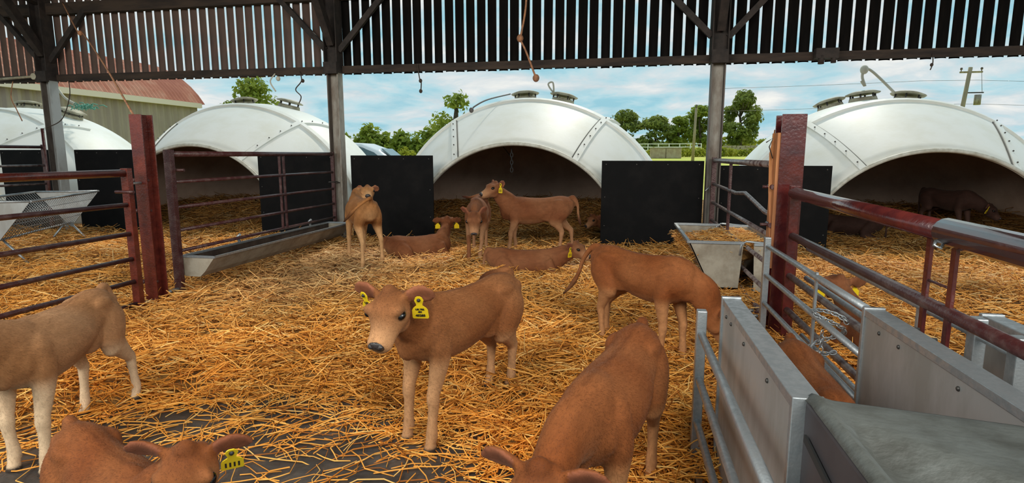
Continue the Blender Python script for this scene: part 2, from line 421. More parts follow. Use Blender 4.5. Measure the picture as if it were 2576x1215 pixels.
def roof():
    b = MB(); p = .19; x0, x1 = -13.0, 7.0; n = int((x1 - x0) / p * 4); pts = []
    for i in range(n + 1):
        x = x0 + (x1 - x0) * i / n; pts.append((x, .026 * math.sin(2 * PI * x / p)))
    ya, za, yb, zb = 8.6, 4.02, 1.0, 5.5
    top = [(x, ya, za + h) for x, h in pts] + [(x, yb, zb + h) for x, h in pts]
    k = len(pts)
    b.add(top + [(v[0], v[1], v[2] + .012) for v in top], [(i, i + 1, k + i + 1, k + i) for i in range(k - 1)] + [(2 * k + i, 2 * k + i + 1, 3 * k + i + 1, 3 * k + i) for i in range(k - 1)])
    o = b.build('ceiling', M['roof_under']); tag(o, kind='structure')
    for yy in (7.1, 5.6, 4.1, 2.6):
        q = MB(); zc = za + (ya - yy) * (zb - za) / (ya - yb) - .09; q.box((-3, yy, zc), (20, .07, .14)); q.build('purlin', M['timber_dark'], o)
roof()

# ------------------------------------------------------------------ stanchions and frame
def ibeam(b, x, y, z0, z1, w=.19, d=.19, t=.014, along='y'):
    h = z1 - z0; zc = (z0 + z1) / 2
    if along == 'y':
        b.box((x, y - d / 2, zc), (w, t, h)); b.box((x, y + d / 2, zc), (w, t, h)); b.box((x, y, zc), (t, d - t, h))
    else:
        b.box((x - w / 2, y, zc), (t, d, h)); b.box((x + w / 2, y, zc), (t, d, h)); b.box((x, y, zc), (w - t, t, h))
    return b
def stanchion(x, label, m, side):
    r = empty('stanchion', (x, WY - .06, 0)); tag(r, label, 'steel post', 'stanchions of the back wall')
    for sx in (-1, 1):
        b = MB(); b.box((sx * .078, 0, 1.30), (.016, .15, 2.60)); b.build('flange', m if (sx > 0 and side) else M['stanchion_brown'], r)
    b = MB(); b.box((0, .02, 1.30), (.142, .012, 2.60)); b.build('web', m, r)
    b = ibeam(MB(), 0, -.01, 2.60, 4.1, .19, .20, along='x'); b.build('upper_column', M['steel_dark'], r)
    b = MB(); b.bar((-.10, -.02, 2.92), (-.86, .02, 3.70), .06, .075); b.build('brace', M['steel_dark'], r)
    b = MB(); b.bar((.10, -.02, 2.90), (.80, .02, 3.66), .06, .075); b.build('brace', M['steel_dark'], r)
    b = MB(); b.box((0, -.11, 2.66), (.20, .05, .16)); b.build('cleat', M['steel_dark'], r)
    # haunch and rafter rising toward the ridge
    b = MB(); b.bar((0, -.05, 3.0), (0, -.75, 4.0), .10, .12); b.build('haunch', M['steel_dark'], r)
    b = MB(); b.bar((0, 0, 3.86), (0, -6.6, 5.16), .14, .22); b.build('rafter', M['steel_dark'], r)
    return r
stanchion(-4.1, 'steel stanchion beside the long trough gate, pale web between brown flanges', M['stanchion_grey'], 1)
stanchion(1.17, 'steel stanchion behind the hay hopper, brown and narrow', M['stanchion_grey'], 0)
stanchion(-9.02, 'leftmost steel stanchion with a pale bluish web, behind the near left gate', M['stanchion_pale'], 1)

def board(x0, x1, top, label, y=8.10, bot=.05):
    b = MB(); b.box(((x0 + x1) / 2, y, (top + bot) / 2), (x1 - x0, .022, top - bot))
    o = bevel(b.build('black_panel', M['black_board']), .004); tag(o, label, 'panel', 'black panels along the back wall')
    n = max(2, int((x1 - x0) / .3))
    q = MB()
    for i in range(n):
        q.ell((x0 + .06 + (x1 - x0 - .12) * i / (n - 1), y - .013, top - .05), (.011, .006, .011), 8, 4)
    for z in (top - .5, top - .9):
        for xx in (x0 + .05, x1 - .05): q.ell((xx, y - .013, z), (.010, .006, .010), 8, 4)
    q.build('screw_head', M['bolt'], o)['kind'] = 'stuff'
board(-10.35, -9.12, 1.52, 'black panel behind the mesh hay rack, at the far left')
board(-8.86, -7.60, 1.52, 'black panel between the leftmost stanchion and the left maroon post')
board(-5.52, -4.25, 1.45, 'black panel behind the long trough gate')
board(-3.98, -2.70, 1.43, 'black panel behind the calf that looks back over its rump')
board(-.27, 1.08, 1.36, 'black panel left of the hay hopper')
board(1.27, 2.66, 1.30, 'black panel behind the right maroon post')

# ------------------------------------------------------------------ gates and posts
def post(x, y, top, label, w, mt):
    r = empty('gate_post', (x, y, 0)); tag(r, label, 'post')
    bevel(ibeam(MB(), 0, 0, 0, top, w, w, .012, along='y').build('column', mt, r), .003)
    for z in ((.30, .95, 1.22)):
        b = MB(); b.tube([(-.10, -.06, z), (-.10, .06, z)], .018); b.tube([(-.16, 0, z), (.02, 0, z)], .011); b.build('hinge_pin', M['maroon_worn'], r)
    return r
pl = post(-4.15, 4.46, 1.79, 'maroon steel gate post on the left, wet paint, carries two gates', .122, M['red_paint'])
pr = post(1.15, 4.38, 1.72, 'maroon steel gate post on the right with splintered timber on its side', .16, M['maroon_paint'])
b = MB(); b.box((-.088, 0, 1.12), (.022, .15, .95)); b.prism([(-.10, -.07, .75), (-.125, -.02, 1.2), (-.13, .0, 1.45), (-.10, .03, 1.62), (-.098, .05, 1.0)], (.012, .02, 0)); b.build('splintered_board', M['wood_split'], pr)
b = MB(); b.tube([(-.11, -.02, 1.42), (-.14, -.03, 1.5), (-.12, -.04, 1.56), (-.16, -.02, 1.53)], .004, 6); b.build('torn_strip', M['twine_dark'], pr)

def gate(name, label, x, y0, y1, zs, r_top, r, mtop, mbar, upr, cat='gate', ups=(), upz=None, upw=(.05, .04), legs=0):
    """tubular gate in the plane X = x between y0 and y1"""
    root = empty(name, (x, (y0 + y1) / 2, 0)); tag(root, label, cat); c = (y0 + y1) / 2
    for i, z in enumerate(zs):
        b = MB(); b.tube([(0, y0 - c, z), (0, y1 - c, z)], r_top if i == 0 else r, 12); b.build('rail', mtop if i == 0 else mbar, root)
    za, zb = upz or (min(zs) - .05, max(zs) + .05)
    for yy in ups:
        b = MB(); b.box((0, yy - c, (za + zb) / 2), (upw[0], upw[1], zb - za)); bevel(b.build('upright', upr, root), .004)
    return root
# near left gate, running out of the frame on the left
g = gate('near_left_gate', 'red six-bar gate at the left, nearest to the camera', -4.15, 1.6, 4.25, (1.29, 1.02, .77, .55, .35, .15), .031, .020, M['red_paint'], M['maroon_worn'], M['red_paint'], ups=(4.25, 1.6), upz=(.10, 1.33), upw=(.07, .055))
for z in (.14, 1.20):
    b = MB(); b.tube([(0, 1.32, z), (0, 1.50, z)], .012, 8); b.build('hinge_eye', M['galvanised'], g)
b = MB(); b.tube([(-.10, 1.30, 1.13), (.08, 1.30, 1.13)], .014, 8); b.build('latch_pin', M['maroon_worn'], g)
# trough gate
g = gate('trough_gate', 'maroon gate with the long galvanised trough hooked along its foot', -4.15, 4.74, 7.86, (1.45, 1.19, .95, .73, .53), .026, .017, M['maroon_worn'], M['maroon_worn'], M['maroon_worn'], ups=(7.86,), upz=(.47, 1.48))
b = MB(); b.box((0, -1.56, .82), (.075, .055, 1.34)); bevel(b.build('upright', M['maroon_worn'], g), .004)
for dy in (-.045, .045):
    b = MB(); b.box((0, .26 + dy, .99), (.03, .012, .90)); b.build('tie_strip', M['maroon_worn'], g)
b = MB(); b.tube([(.0, 1.42, 1.05), (.05, 1.56, 1.05), (.05, 1.70, 1.02)], .008, 6); b.build('latch', M['bolt'], g)
b = MB(); b.tube([(0, -1.75, .17), (0, -1.52, .17)], .016, 8); b.build('hinge_eye', M['galvanised'], g)
b = MB(); b.tube([(-.08, -1.5, 1.30), (.10, -1.5, 1.30)], .014, 8); b.build('latch_pin', M['maroon_worn'], g)

def trough():
    r = empty('feed_trough', (-3.97, 6.2, 0)); tag(r, 'long galvanised feed trough at the foot of the maroon gate', 'trough')
    y0, y1 = -1.42, 1.42; zt, zb = .475, .285
    sec_o = [(-.165, zt), (-.165, zb + .02), (-.13, zb), (.02, zb), (.075, zb + .05), (.185, zt)]
    b = MB(); k = len(sec_o); t = .006
    sec_i = [(-.158, zt), (-.158, zb + .03), (-.125, zb + .008), (.018, zb + .008), (.068, zb + .056), (.176, zt)]
    def ring(yy, s): return [(x, yy, z) for x, z in s]
    b.add(ring(y0, sec_o) + ring(y1, sec_o), [(i, i + 1, k + i + 1, k + i) for i in range(k - 1)])
    b.build('trough_body', M['galv_dirty'], r)
    b = MB(); b.add(ring(y0 + t, sec_i) + ring(y1 - t, sec_i), [(i, i + 1, k + i + 1, k + i) for i in range(k - 1)])
    b.build('trough_lining', M['trough_inner'], r)
    for yy in (y0, y1):
        b = MB(); b.prism([(x, yy - .004, z) for x, z in sec_o], (0, .008, 0)); b.build('end_plate', M['galv_dirty'], r)
    for x in (-.165, .185):
        b = MB(); b.box((x, 0, zt + .004), (.022, y1 - y0, .02)); b.build('rim', M['galvanised'], r)
    for yy in (y0, y1):
        b = MB(); b.box((.01, yy, zt + .004), (.37, .022, .02)); b.build('rim', M['galvanised'], r)
    for yy in (-.55, .95):
        b = MB(); b.tube([(-.17, yy, .47), (-.19, yy, .55), (-.16, yy, .57)], .016, 8); b.build('hook', M['galvanised'], r)
trough()

# right hand run: feeder gate beyond the post, rails coming toward the camera, galvanised race
g = empty('feeder_gate', (1.17, 6.05, 0)); tag(g, 'worn maroon pipe gate between the right post and stanchion, one rail bent', 'gate')
for pts, rr in (([(0, 1.80, 1.37), (0, -1.45, 1.37)], .028), ([(0, 1.80, 1.07), (0, .25, 1.05), (0, -.20, 1.08), (0, -.45, 1.05), (0, -1.0, .98), (0, -1.45, .97)], .019), ([(0, 1.80, .83), (0, -1.45, .81)], .019), ([(0, 1.80, .60), (0, -1.45, .58)], .019), ([(0, 1.7, .38), (0, -1.45, .36)], .019), ([(0, 1.7, .19), (0, -1.45, .15)], .022)):
    b = MB(); b.tube(pts, rr, 12); b.build('rail', M['worn_pipe'], g)
b = MB(); b.box((0, 1.80, .90), (.055, .05, 1.02)); b.build('upright', M['maroon_worn'], g)
b = MB(); b.box((0, -1.45, .80), (.05, .05, 1.2)); b.build('upright', M['maroon_worn'], g)
for dy in (-.035, .035):
    b = MB(); b.box((0, .62 + dy, .80), (.02, .012, 1.1)); b.build('tie_strip', M['maroon_worn'], g)
b = MB(); b.tube([(-.10, 1.75, .98), (.0, 1.86, 1.06)], .008, 6); b.build('latch', M['galvanised'], g)

g = empty('long_rail_gate', (1.15, 2.2, 0)); tag(g, 'long maroon pipe gate running from the right post toward the camera', 'gate')
b = MB(); b.tube([(0, 1.98, 1.19), (0, .06, 1.175)], .040, 16); b.build('top_rail', M['maroon_paint'], g)
b = MB(); b.tube([(0, .10, 1.175), (0, -1.9, 1.165)], .050, 16); b.build('top_sleeve', M['maroon_paint'], g)
b = MB(); b.tube([(-.045, .07, 1.145), (-.06, .05, 1.13), (-.045, .035, 1.125), (-.03, .05, 1.14), (-.045, .07, 1.145)], .006, 6); b.build('ring', M['galvanised'], g)
for z in (.90, .625, .385, .17):
    b = MB(); b.tube([(0, 1.98, z), (0, -1.9, z - .015)], .024 if z > .8 else .021, 12); b.build('rail', M['worn_pipe'] if z < .8 else M['maroon_worn'], g)
b = MB(); b.box((0, 1.98, .70), (.06, .05, 1.08)); bevel(b.build('upright', M['maroon_paint'], g), .004)
for dy in (.20, .03):
    b = MB(); b.box((.0, dy, .955), (.014, .032, .40)); bevel(b.build('tie_strip', M['maroon_paint'], g), .003)
b = MB(); b.tube([(0, .2, .98), (0, .03, .98)], .005, 6); b.build('tie_rod', M['maroon_worn'], g)

def hurdle(label, x, y0, y1, up_y):
    zs = (.825, .625, .425, .225)
    g = gate('race_hurdle', label, x, y0, y1, zs, .0165, .0165, M['galvanised'], M['galvanised'], M['galvanised'], cat='hurdle', ups=up_y, upz=(.02, .885), upw=(.04, .05))
    c = (y0 + y1) / 2
    b = MB(); b.box((0, y0 + .62 - c, .53), (.012, .02, .64)); b.build('brace', M['galvanised'], g)
    return g
hurdle('galvanised hurdle between the maroon post and the sheeted race side', 1.0, 2.52, 4.16, (4.18,))
hurdle('second galvanised hurdle, behind the maroon rails', 1.24, 2.0, 4.1, (2.0, 2.22))

def race_side(label, x, y0, y1, th=.075, top=.83):
    r = empty('sheeted_panel', (x, (y0 + y1) / 2, 0)); tag(r, label, 'panel', 'sheeted race panels'); h = (y1 - y0) / 2
    b = MB(); b.box((0, 0, top / 2), (th - .012, 2 * h - .01, top - .05)); b.build('sheet', M['galv_sheet'], r)
    b = MB(); b.box((0, 0, top - .015), (th, 2 * h, .03)); bevel(b.build('top_channel', M['galvanised'], r), .003)
    for yy in (-h, h):
        b = MB(); b.box((0, yy, top / 2), (th + .006, .022, top + .012)); bevel(b.build('end_channel', M['galvanised'], r), .003)
    b = MB()
    for yy in (-.5 * h, .15 * h, .62 * h, .82 * h): b.ell((-th / 2 + .004, yy, top - .06), (.006, .008, .008), 8, 5)
    for yy in (.55 * h, .70 * h): b.tube([(th / 2 - .004, yy, top - .01), (th / 2 + .02, yy, top - .01)], .007, 6)
    b.build('rivet', M['bolt'], r)['kind'] = 'stuff'
    return r
race_side('galvanised sheeted race side on the left, beside the tubular gate', .485, 1.515, 2.58)
race_side('galvanised sheeted race side on the right, behind the grey bin', 1.02, .9, 2.50)
race_side('galvanised sheeted panel beyond the long maroon rail, at the right edge', 1.43, .9, 2.48)
g = gate('race_gate', 'open galvanised tubular gate left of the race', .365, 1.0, 2.56, (.665, .455, .255, .065), .0165, .0165, M['galvanised'], M['galvanised'], M['galvanised'], ups=(2.58, 1.0), upz=(.0, .77), upw=(.042, .045))

def chain():
    r = empty('chain', (1.02, 3.05, .62)); tag(r, 'galvanised chain with a snap hook looped round the hurdle rails', 'chain')
    def lnk(p, d, roll):
        d = Vector(d).normalized(); a = d.orthogonal().normalized(); bn = d.cross(a); s = a * math.cos(roll) + bn * math.sin(roll)
        pts = []
        for i in range(13):
            t = 2 * PI * i / 12; pts.append(Vector(p) + d * .019 * math.cos(t) + s * .011 * math.sin(t))
        q = MB(); q.tube(pts, .0032, 5, False); q.build('link', M['galvanised'], r)
    path = [Vector((.03 + .075 * math.cos(t), .060 * math.sin(t) + .02 * t / 6, .07 * math.sin(t * .5) - .010 * t)) for t in np.linspace(0, 11.5, 46)]
    for i in range(45): lnk(path[i], path[i + 1] - path[i], (i % 2) * PI / 2)
    q = Vector((-.02, -.05, -.05))
    for i in range(6): lnk(q + Vector((0, 0, -.028 * i)), (0, .1, -1), (i % 2) * PI / 2)
    b = MB(); pts = [Vector((-.02, -.05 + .018 * math.sin(t), -.25 + .042 * math.cos(t))) for t in np.linspace(0, 2 * PI, 15)]
    b.tube(pts, .0055, 6, False); b.build('snap_hook', M['galvanised'], r)
chain()

def hopper():
    r = empty('hay_hopper', (1.0, 6.2, 0)); tag(r, 'galvanised hay hopper hung astride the gate by the right stanchion', 'feeder')
    ya, yb = -.62, .80
    def trap(x0, x1, xb0, xb1, zt, zb, nm):
        for yy in (ya, yb):
            b = MB(); b.prism([(x0, yy, zt), (xb0, yy, zb), (xb1, yy, zb), (x1, yy, zt)], (0, .008, 0)); b.build('end_plate', M['galv_dirty'], r)
        q = MB(); q.prism([(x0, ya, zt), (xb0, ya, zb), (xb0 + .01, ya, zb), (x0 + .01, ya, zt)], (0, yb - ya, 0)); q.prism([(xb0, ya, zb), (xb1, ya, zb), (xb1, ya, zb + .008), (xb0, ya, zb + .008)], (0, yb - ya, 0)); q.build('side_sheet', M['galv_dirty'], r)
        for p0, p1 in (((x0, ya, zt), (x1, ya, zt)), ((x0, yb, zt), (x1, yb, zt)), ((x0, ya, zt), (x0, yb, zt))):
            k = MB(); k.bar(p0, p1, .028, .024); k.build('rim', M['galvanised'], r)
    trap(-.36, .13, -.15, .10, .635, .20, 'a')
    trap(.47, .22, .30, .24, .625, .17, 'b')
    b = MB(); b.tube([(.10, ya, .52), (.11, ya, .62), (.15, ya, .65), (.42, ya, .63)], .010, 8); b.build('hook', M['galvanised'], r)
    b = MB(); b.tube([(.10, yb, .52), (.11, yb, .62), (.15, yb, .65), (.42, yb, .63)], .010, 8); b.build('hook', M['galvanised'], r)
    # hay in it
    n = 2600
    x = rng.uniform(-.33, .45, n); y = rng.uniform(ya + .03, yb - .03, n); z = .54 + .05 * np.sin((x + .1) * 5) + rng.uniform(-.03, .03, n)
    spill = rng.uniform(0, 1, n) < .16
    x = np.where(spill, -.37 + rng.uniform(-.03, .0, n), x); t = rng.uniform(0, 1, n)
    x = np.where(spill, x + .19 * t, x); z = np.where(spill, .58 - .38 * t, z)
    L_ = rng.uniform(.06, .16, n)
    V, Q, C = straw_strands(np.stack([x, y, z], -1), None, rng.uniform(0, 2 * PI, n), rng.normal(0, .3, n), L_, rng.uniform(.004, .007, n), straw_colors(n, x + 1, y + 6.2), L_ * rng.normal(0, .4, n), 2)
    hay = link('loose_hay', mesh_np('loose_hay', V, Q, C, M['straw']), None, (1.0, 6.2, 0)); tag(hay, 'loose hay heaped in the galvanised hopper', 'hay', kind='stuff')
    b = MB(); b.ell((.03, .09, .47), (.37, .64, .09), 16, 8); b.build('hay_core', M['straw_base'], hay)['kind'] = 'stuff'
hopper()

def bin_():
    r = empty('grey_bin', (.715, 1.07, 0)); tag(r, 'weathered grey plastic bin at the bottom right corner', 'bin')
    x0, x1, y0, y1 = -.240, .255, -.55, .46
    nx, ny = 22, 30; vs = []
    for j in range(ny + 1):
        for i in range(nx + 1):
            u, v = i / nx, j / ny
            x = x0 + (x1 - x0) * u; y = y0 + (y1 - y0) * v
            z = .843 - .035 * u
            # raised lip on the left edge, shallow ridge across the lid
            z += .012 * math.exp(-((u - .04) / .05) ** 2) - .014 * sst((.02 - u) / .02)
            ridge = v - (.93 - .42 * u)
            z += -.060 * float(sst((-ridge) / .09)) * float(sst((u - .06) / .16)) - .008 * float(sst((v - .965) / .035))
            z += .006 * math.sin(v * 23) * (v > .9)
            if abs(v - .47) < .05 and u < .10: z -= .02
            vs.append((x, y, z))
    b = MB(); b.add(vs, [(j * (nx + 1) + i, j * (nx + 1) + i + 1, (j + 1) * (nx + 1) + i + 1, (j + 1) * (nx + 1) + i) for j in range(ny) for i in range(nx)], True)
    lid = b.build('lid', M['grey_plastic'], r)
    s = lid.modifiers.new('thick', 'SOLIDIFY'); s.thickness = .018; s.offset = -1
    b = MB(); b.prism([(x0 + .02, y0 + .03, .71), (x0 + .02, y0 + .03, 0), (x1 - .03, y0 + .03, 0), (x1 - .03, y0 + .03, .69)], (0, y1 - y0 - .05, 0)); b.build('tub', M['plastic_dark'], r)
    b = MB(); b.box((x0 + .012, (y0 + y1) / 2, .415), (.018, y1 - y0 - .012, .825)); bevel(b.build('side_wall', M['plastic_dark'], r), .008, 2)
    b = MB(); b.bar((x0 - .004, y0 + .05, .62), (x0 - .004, y1 - .06, .745), .006, .02); b.build('strap', M['rubber'], r)
    b = MB(); b.ell((-.05, .08, .776), (.008, .008, .006)); b.ell((.17, .16, .775), (.012, .012, .01)); b.build('bolt_head', M['bolt'], r)['kind'] = 'stuff'
bin_()

# ------------------------------------------------------------------ hay rack and back gate at the far left
def rack():
    r = empty('hay_rack', (-7.62, 6.30, 0), math.radians(-63)); tag(r, 'galvanised mesh hay rack behind the near left gate', 'rack')
    L2, W, zt, zb = 1.0, .40, .90, .44
    b = MB(); 
    for s in (-1, 1): b.tube([(-L2, s * W, zt), (L2, s * W, zt)], .016, 8)
    for e in (-1, 1): b.tube([(e * L2, -W, zt), (e * L2, W, zt)], .016, 8)
    b.tube([(-L2, 0, zb), (L2, 0, zb)], .014, 8); b.build('frame', M['galvanised'], r)
    b = MB()
    for s in (-1, 1):
        for i in range(31):
            x = -L2 + 2 * L2 * i / 30; b.tube([(x, s * W, zt), (x, s * .05, zb)], .0035, 5)
        for t in (.25, .5, .75): b.tube([(-L2, s * (W + (.05 - W) * t), zt + (zb - zt) * t), (L2, s * (W + (.05 - W) * t), zt + (zb - zt) * t)], .0035, 5)
    b.build('wire_mesh', M['galvanised'], r)['kind'] = 'stuff'
    for e in (-1, 1):
        b = MB(); b.prism([(e * L2, -W, zt), (e * L2, -.05, zb), (e * L2, .05, zb), (e * L2, W, zt)], (.006, 0, 0)); b.build('end_plate', M['galv_sheet'], r)
        for s in (-1, 1):
            b = MB(); b.tube([(e * (L2 - .1), s * .04, zb), (e * (L2 - .1), s * .30, .1)], .014, 8); b.build('leg', M['galvanised'], r)
rack()
g = gate('back_left_gate', 'maroon gate at the far left edge, in front of the leftmost stanchion', -9.1, 5.2, 7.78, (1.56, 1.27, .98, .70, .44), .024, .018, M['maroon_worn'], M['worn_pipe'], M['maroon_worn'], ups=(7.78,), upz=(.3, 1.6))
b = MB(); b.tube([(-9.0, 7.72, .3), (-9.0, 7.72, 1.85)], .022, 8); tag(b.build('drop_bar', M['maroon_worn']), 'thin maroon drop bar standing against the leftmost stanchion', 'bar')

# ------------------------------------------------------------------ igloos
def igloo(cx, label, vents, dz=0.0):
    r = empty('calf_igloo', (cx, 10.2, dz)); tag(r, label, 'calf shelter', 'white calf igloos behind the barn')
    A, Cz, z0, d = 2.46, 2.34, .06, 1.86
    tk = -.62; ra, rb = math.sqrt(1 - (d / A) ** 2), math.sqrt(1 - (tk / A) ** 2)
    def prof(t):
        if t < tk:
            q = (t + d) / (tk + d); return ra + (rb - ra) * (q + .22 * q * (1 - q))
        return math.sqrt(max(0, 1 - (t / A) ** 2))
    def P(phi, t, off=0.0):
        rho = prof(t); k = 1 + off
        return Vector((A * rho * math.cos(phi) * k, t + off * t * .6, z0 + Cz * rho * math.sin(phi) * k))
    nt_, np_ = 44, 56; vs = []
    for j in range(nt_ + 1):
        q = j / nt_; t = -d + (A * .995 + d) * math.sin(q * PI / 2) ** 1.0 if True else 0
        for i in range(np_ + 1):
            vs.append(P(PI * i / np_, t))
    b = MB(); w = np_ + 1
    b.add(vs, [(j * w + i, j * w + i + 1, (j + 1) * w + i + 1, (j + 1) * w + i) for j in range(nt_) for i in range(np_)], True)
    o = b.build('shell', M['shell_white'], r); o.data.materials.append(M['shell_inside'])
    # make sure normals point outward, then a real thickness with the stained inner face
    me = o.data; f0 = me.polygons[len(me.polygons) // 2]
    if f0.normal.dot(f0.center - Vector((0, .3, .2))) < 0: me.flip_normals()
    s = o.modifiers.new('thick', 'SOLIDIFY'); s.thickness = .03; s.offset = -1; s.material_offset = 1; s.material_offset_rim = 0
    # mouth rim
    b = MB(); b.tube([P(PI * i / 60, -d, .004) for i in range(61)], .028, 8); b.build('mouth_rim', M['shell_rim'], r)
    # bolted flanges: two on the front panels, one arch over the crown
    for sd in (1, -1):
        x0 = A * prof(-d) * math.cos(math.radians(57)); dirv = Vector((.30, 1.0)).normalized(); per = Vector((dirv.y, -dirv.x)); smax = 2.0
        def Qp(q, w_, off):
            x = x0 + dirv.x * q + per.x * w_; t = max(-d, -d + dirv.y * q + per.y * w_)
            return P(math.acos(max(-1, min(1, sd * x / (A * prof(t))))), t, off)
        ss = np.linspace(0.0, smax, 34); ring = []; b = MB()
        for q in ss:
            for w_ in (-.035, .035): ring.append(Qp(q, w_, -.006)); ring.append(Qp(q, w_, .016))
        fs = []
        for i in range(len(ss) - 1):
            a = i * 4; c2 = a + 4; fs += [(a + 1, a + 3, c2 + 3, c2 + 1), (a, a + 1, c2 + 1, c2), (a + 3, a + 2, c2 + 2, c2 + 3)]
        fs += [(0, 2, 3, 1), (len(ring) - 4, len(ring) - 3, len(ring) - 1, len(ring) - 2)]
        b.add(ring, fs); b.build('flange', M['shell_white'], r)
        b = MB(); b.tube([Qp(q, -.043, .004) for q in ss], .008, 5); b.build('seam', M['seam_dark'], r)
        b = MB()
        for q in np.linspace(.12, smax - .2, 8): b.ell(Qp(q, .0, .020), (.011, .011, .011), 8, 5)
        b.build('bolt_head', M['bolt'], r)['kind'] = 'stuff'
    b = MB(); ring = []; ph_ = np.linspace(.05, PI - .05, 50)
    for ph in ph_:
        for t in (tk - .05, tk + .02): ring.append(P(ph, t, -.004)); ring.append(P(ph, t, .016))
    fs = []
    for i in range(len(ph_) - 1):
        a = i * 4; c2 = a + 4; fs += [(a + 1, a + 3, c2 + 3, c2 + 1), (a, a + 1, c2 + 1, c2), (a + 3, a + 2, c2 + 2, c2 + 3)]
    b.add(ring, fs); b.build('arch_flange', M['shell_white'], r)
    # inner seams of the mouldings
    for ph in (math.radians(62), math.radians(118), math.radians(90)):
        b = MB(); b.tube([P(ph, t, -.0155) for t in np.linspace(-d + .05, 1.9, 20)], .008, 5); b.build('inner_seam', M['seam_dark'], r)
    # roof vents: short collar, three pegs and a flat hat
    for (vx, vy) in vents:
        rho = math.sqrt(max(0, 1 - (vx / A) ** 2 - (vy / A) ** 2)); zc = z0 + Cz * rho
        nrm = Vector((vx / A ** 2, vy / A ** 2, (zc - z0) / Cz ** 2)).normalized(); q = Vector((0, 0, 1)).rotation_difference(nrm).to_matrix()
        base = Vector((vx, vy, zc))
        b = MB(); b.tube([base + q @ Vector((0, 0, z)) for z in (.10, .115, .15, .16)], [.235, .25, .16, .02], 20); v = b.build('vent_hat', M['vent_cream'], r)
        b = MB(); b.tube([base + q @ Vector((0, 0, z)) for z in (-.03, .05)], [.21, .19], 20); b.build('vent_collar', M['vent_cream'], r)
        b = MB()
        for k in range(6):
            an = k * PI / 3; b.tube([base + q @ Vector((.18 * math.cos(an), .18 * math.sin(an), .0)), base + q @ Vector((.18 * math.cos(an), .18 * math.sin(an), .11))], .014, 6)
        b.build('vent_peg', M['bolt'], r)['kind'] = 'stuff'
    return r
V2 = ((-.16, .15), (.50, .15))
igloo(-12.25, 'white calf igloo at the far left, before the red-roofed barn', ((-.1, .15), (.9, .2)))
igloo(-6.9, 'white calf igloo behind the long trough gate', ((-.35, .15), (.55, .2)))
igloo(-1.55, 'white calf igloo in the middle of the photo, behind the standing calves', V2)
igloo(4.0, 'white calf igloo at the right, sheltering two dark calves', ((-.62, .4), (-.25, .1), (.40, .15)), dz=-.10)
igloo(9.5, 'white calf igloo just showing behind the right one, at the frame edge', ((0, .1),))
# chain hanging in the middle igloo
b = MB()
for i in range(6):
    q = [Vector((-1.62 + (.02 if i % 2 else 0) * math.sin(t), 8.55 + (0 if i % 2 else .02) * math.sin(t), 1.49 - .055 * i + .036 * math.cos(t))) for t in np.linspace(0, 2 * PI, 11)]
    b.tube(q, .007, 5, False)
tag(b.build('hanging_chain', M['rubber']), 'short dark chain hanging in the mouth of the middle igloo', 'chain')

def rise(y): return max(0, (y - 12) * .017 - .1)
# ------------------------------------------------------------------ beyond: barn, car, hedge, trees, poles, field edge
def far_barn():
    r = empty('red_roofed_barn', (-18.4, 19.0, 0)); tag(r, 'far barn with a rusty red curved roof and olive cladding', 'barn')
    y0, y1, ez = -10.0, 3.9, 3.62
    b = MB(); n = int((y1 - y0) / .09); pts = []
    for i in range(n + 1):
        y = y0 + (y1 - y0) * i / n; ph = (i % 4); pts.append((.0 if ph in (0, 1) else -.06, y))
    b.add([(x, y, 0) for x, y in pts] + [(x, y, ez - .12) for x, y in pts], [(i, i + 1, n + 1 + i + 1, n + 1 + i) for i in range(n)])
    b.build('cladding', M['olive_clad'], r)
    b = MB(); b.box((.14, (y0 + y1) / 2, ez - .08), (.14, y1 - y0 + .1, .20)); b.build('gutter', M['cream_paint'], r)
    R = 3.9; Wd = 6.6; arc = []
    half = math.asin((Wd / 2) / R); zc = ez - R * math.cos(half)
    m = 16; ks = int((y1 - y0) / .05); vs = []
    for j in range(ks + 1):
        y = y0 - .1 + (y1 - y0 + .35) * j / ks; wv = .018 * math.sin(j * PI / 2)
        for i in range(m + 1):
            a = half - 2 * half * i / m; vs.append((-Wd / 2 + (R + wv) * math.sin(a) + .20, y, zc + (R + wv) * math.cos(a)))
    b = MB(); b.add(vs, [(j * (m + 1) + i, j * (m + 1) + i + 1, (j + 1) * (m + 1) + i + 1, (j + 1) * (m + 1) + i) for j in range(ks) for i in range(m)])
    o = b.build('roof', M['rust_roof'], r); s = o.modifiers.new('t', 'SOLIDIFY'); s.thickness = .03
    b = MB(); b.prism([(0, y1, 0), (-Wd, y1, 0), (-Wd, y1, ez)] + [(-Wd / 2 + (R - .05) * math.sin(a), y1, zc + (R - .05) * math.cos(a)) for a in np.linspace(-half, half, 12)] + [(0, y1, ez)], (0, -.06, 0)); b.build('gable', M['olive_clad'], r)
far_barn()

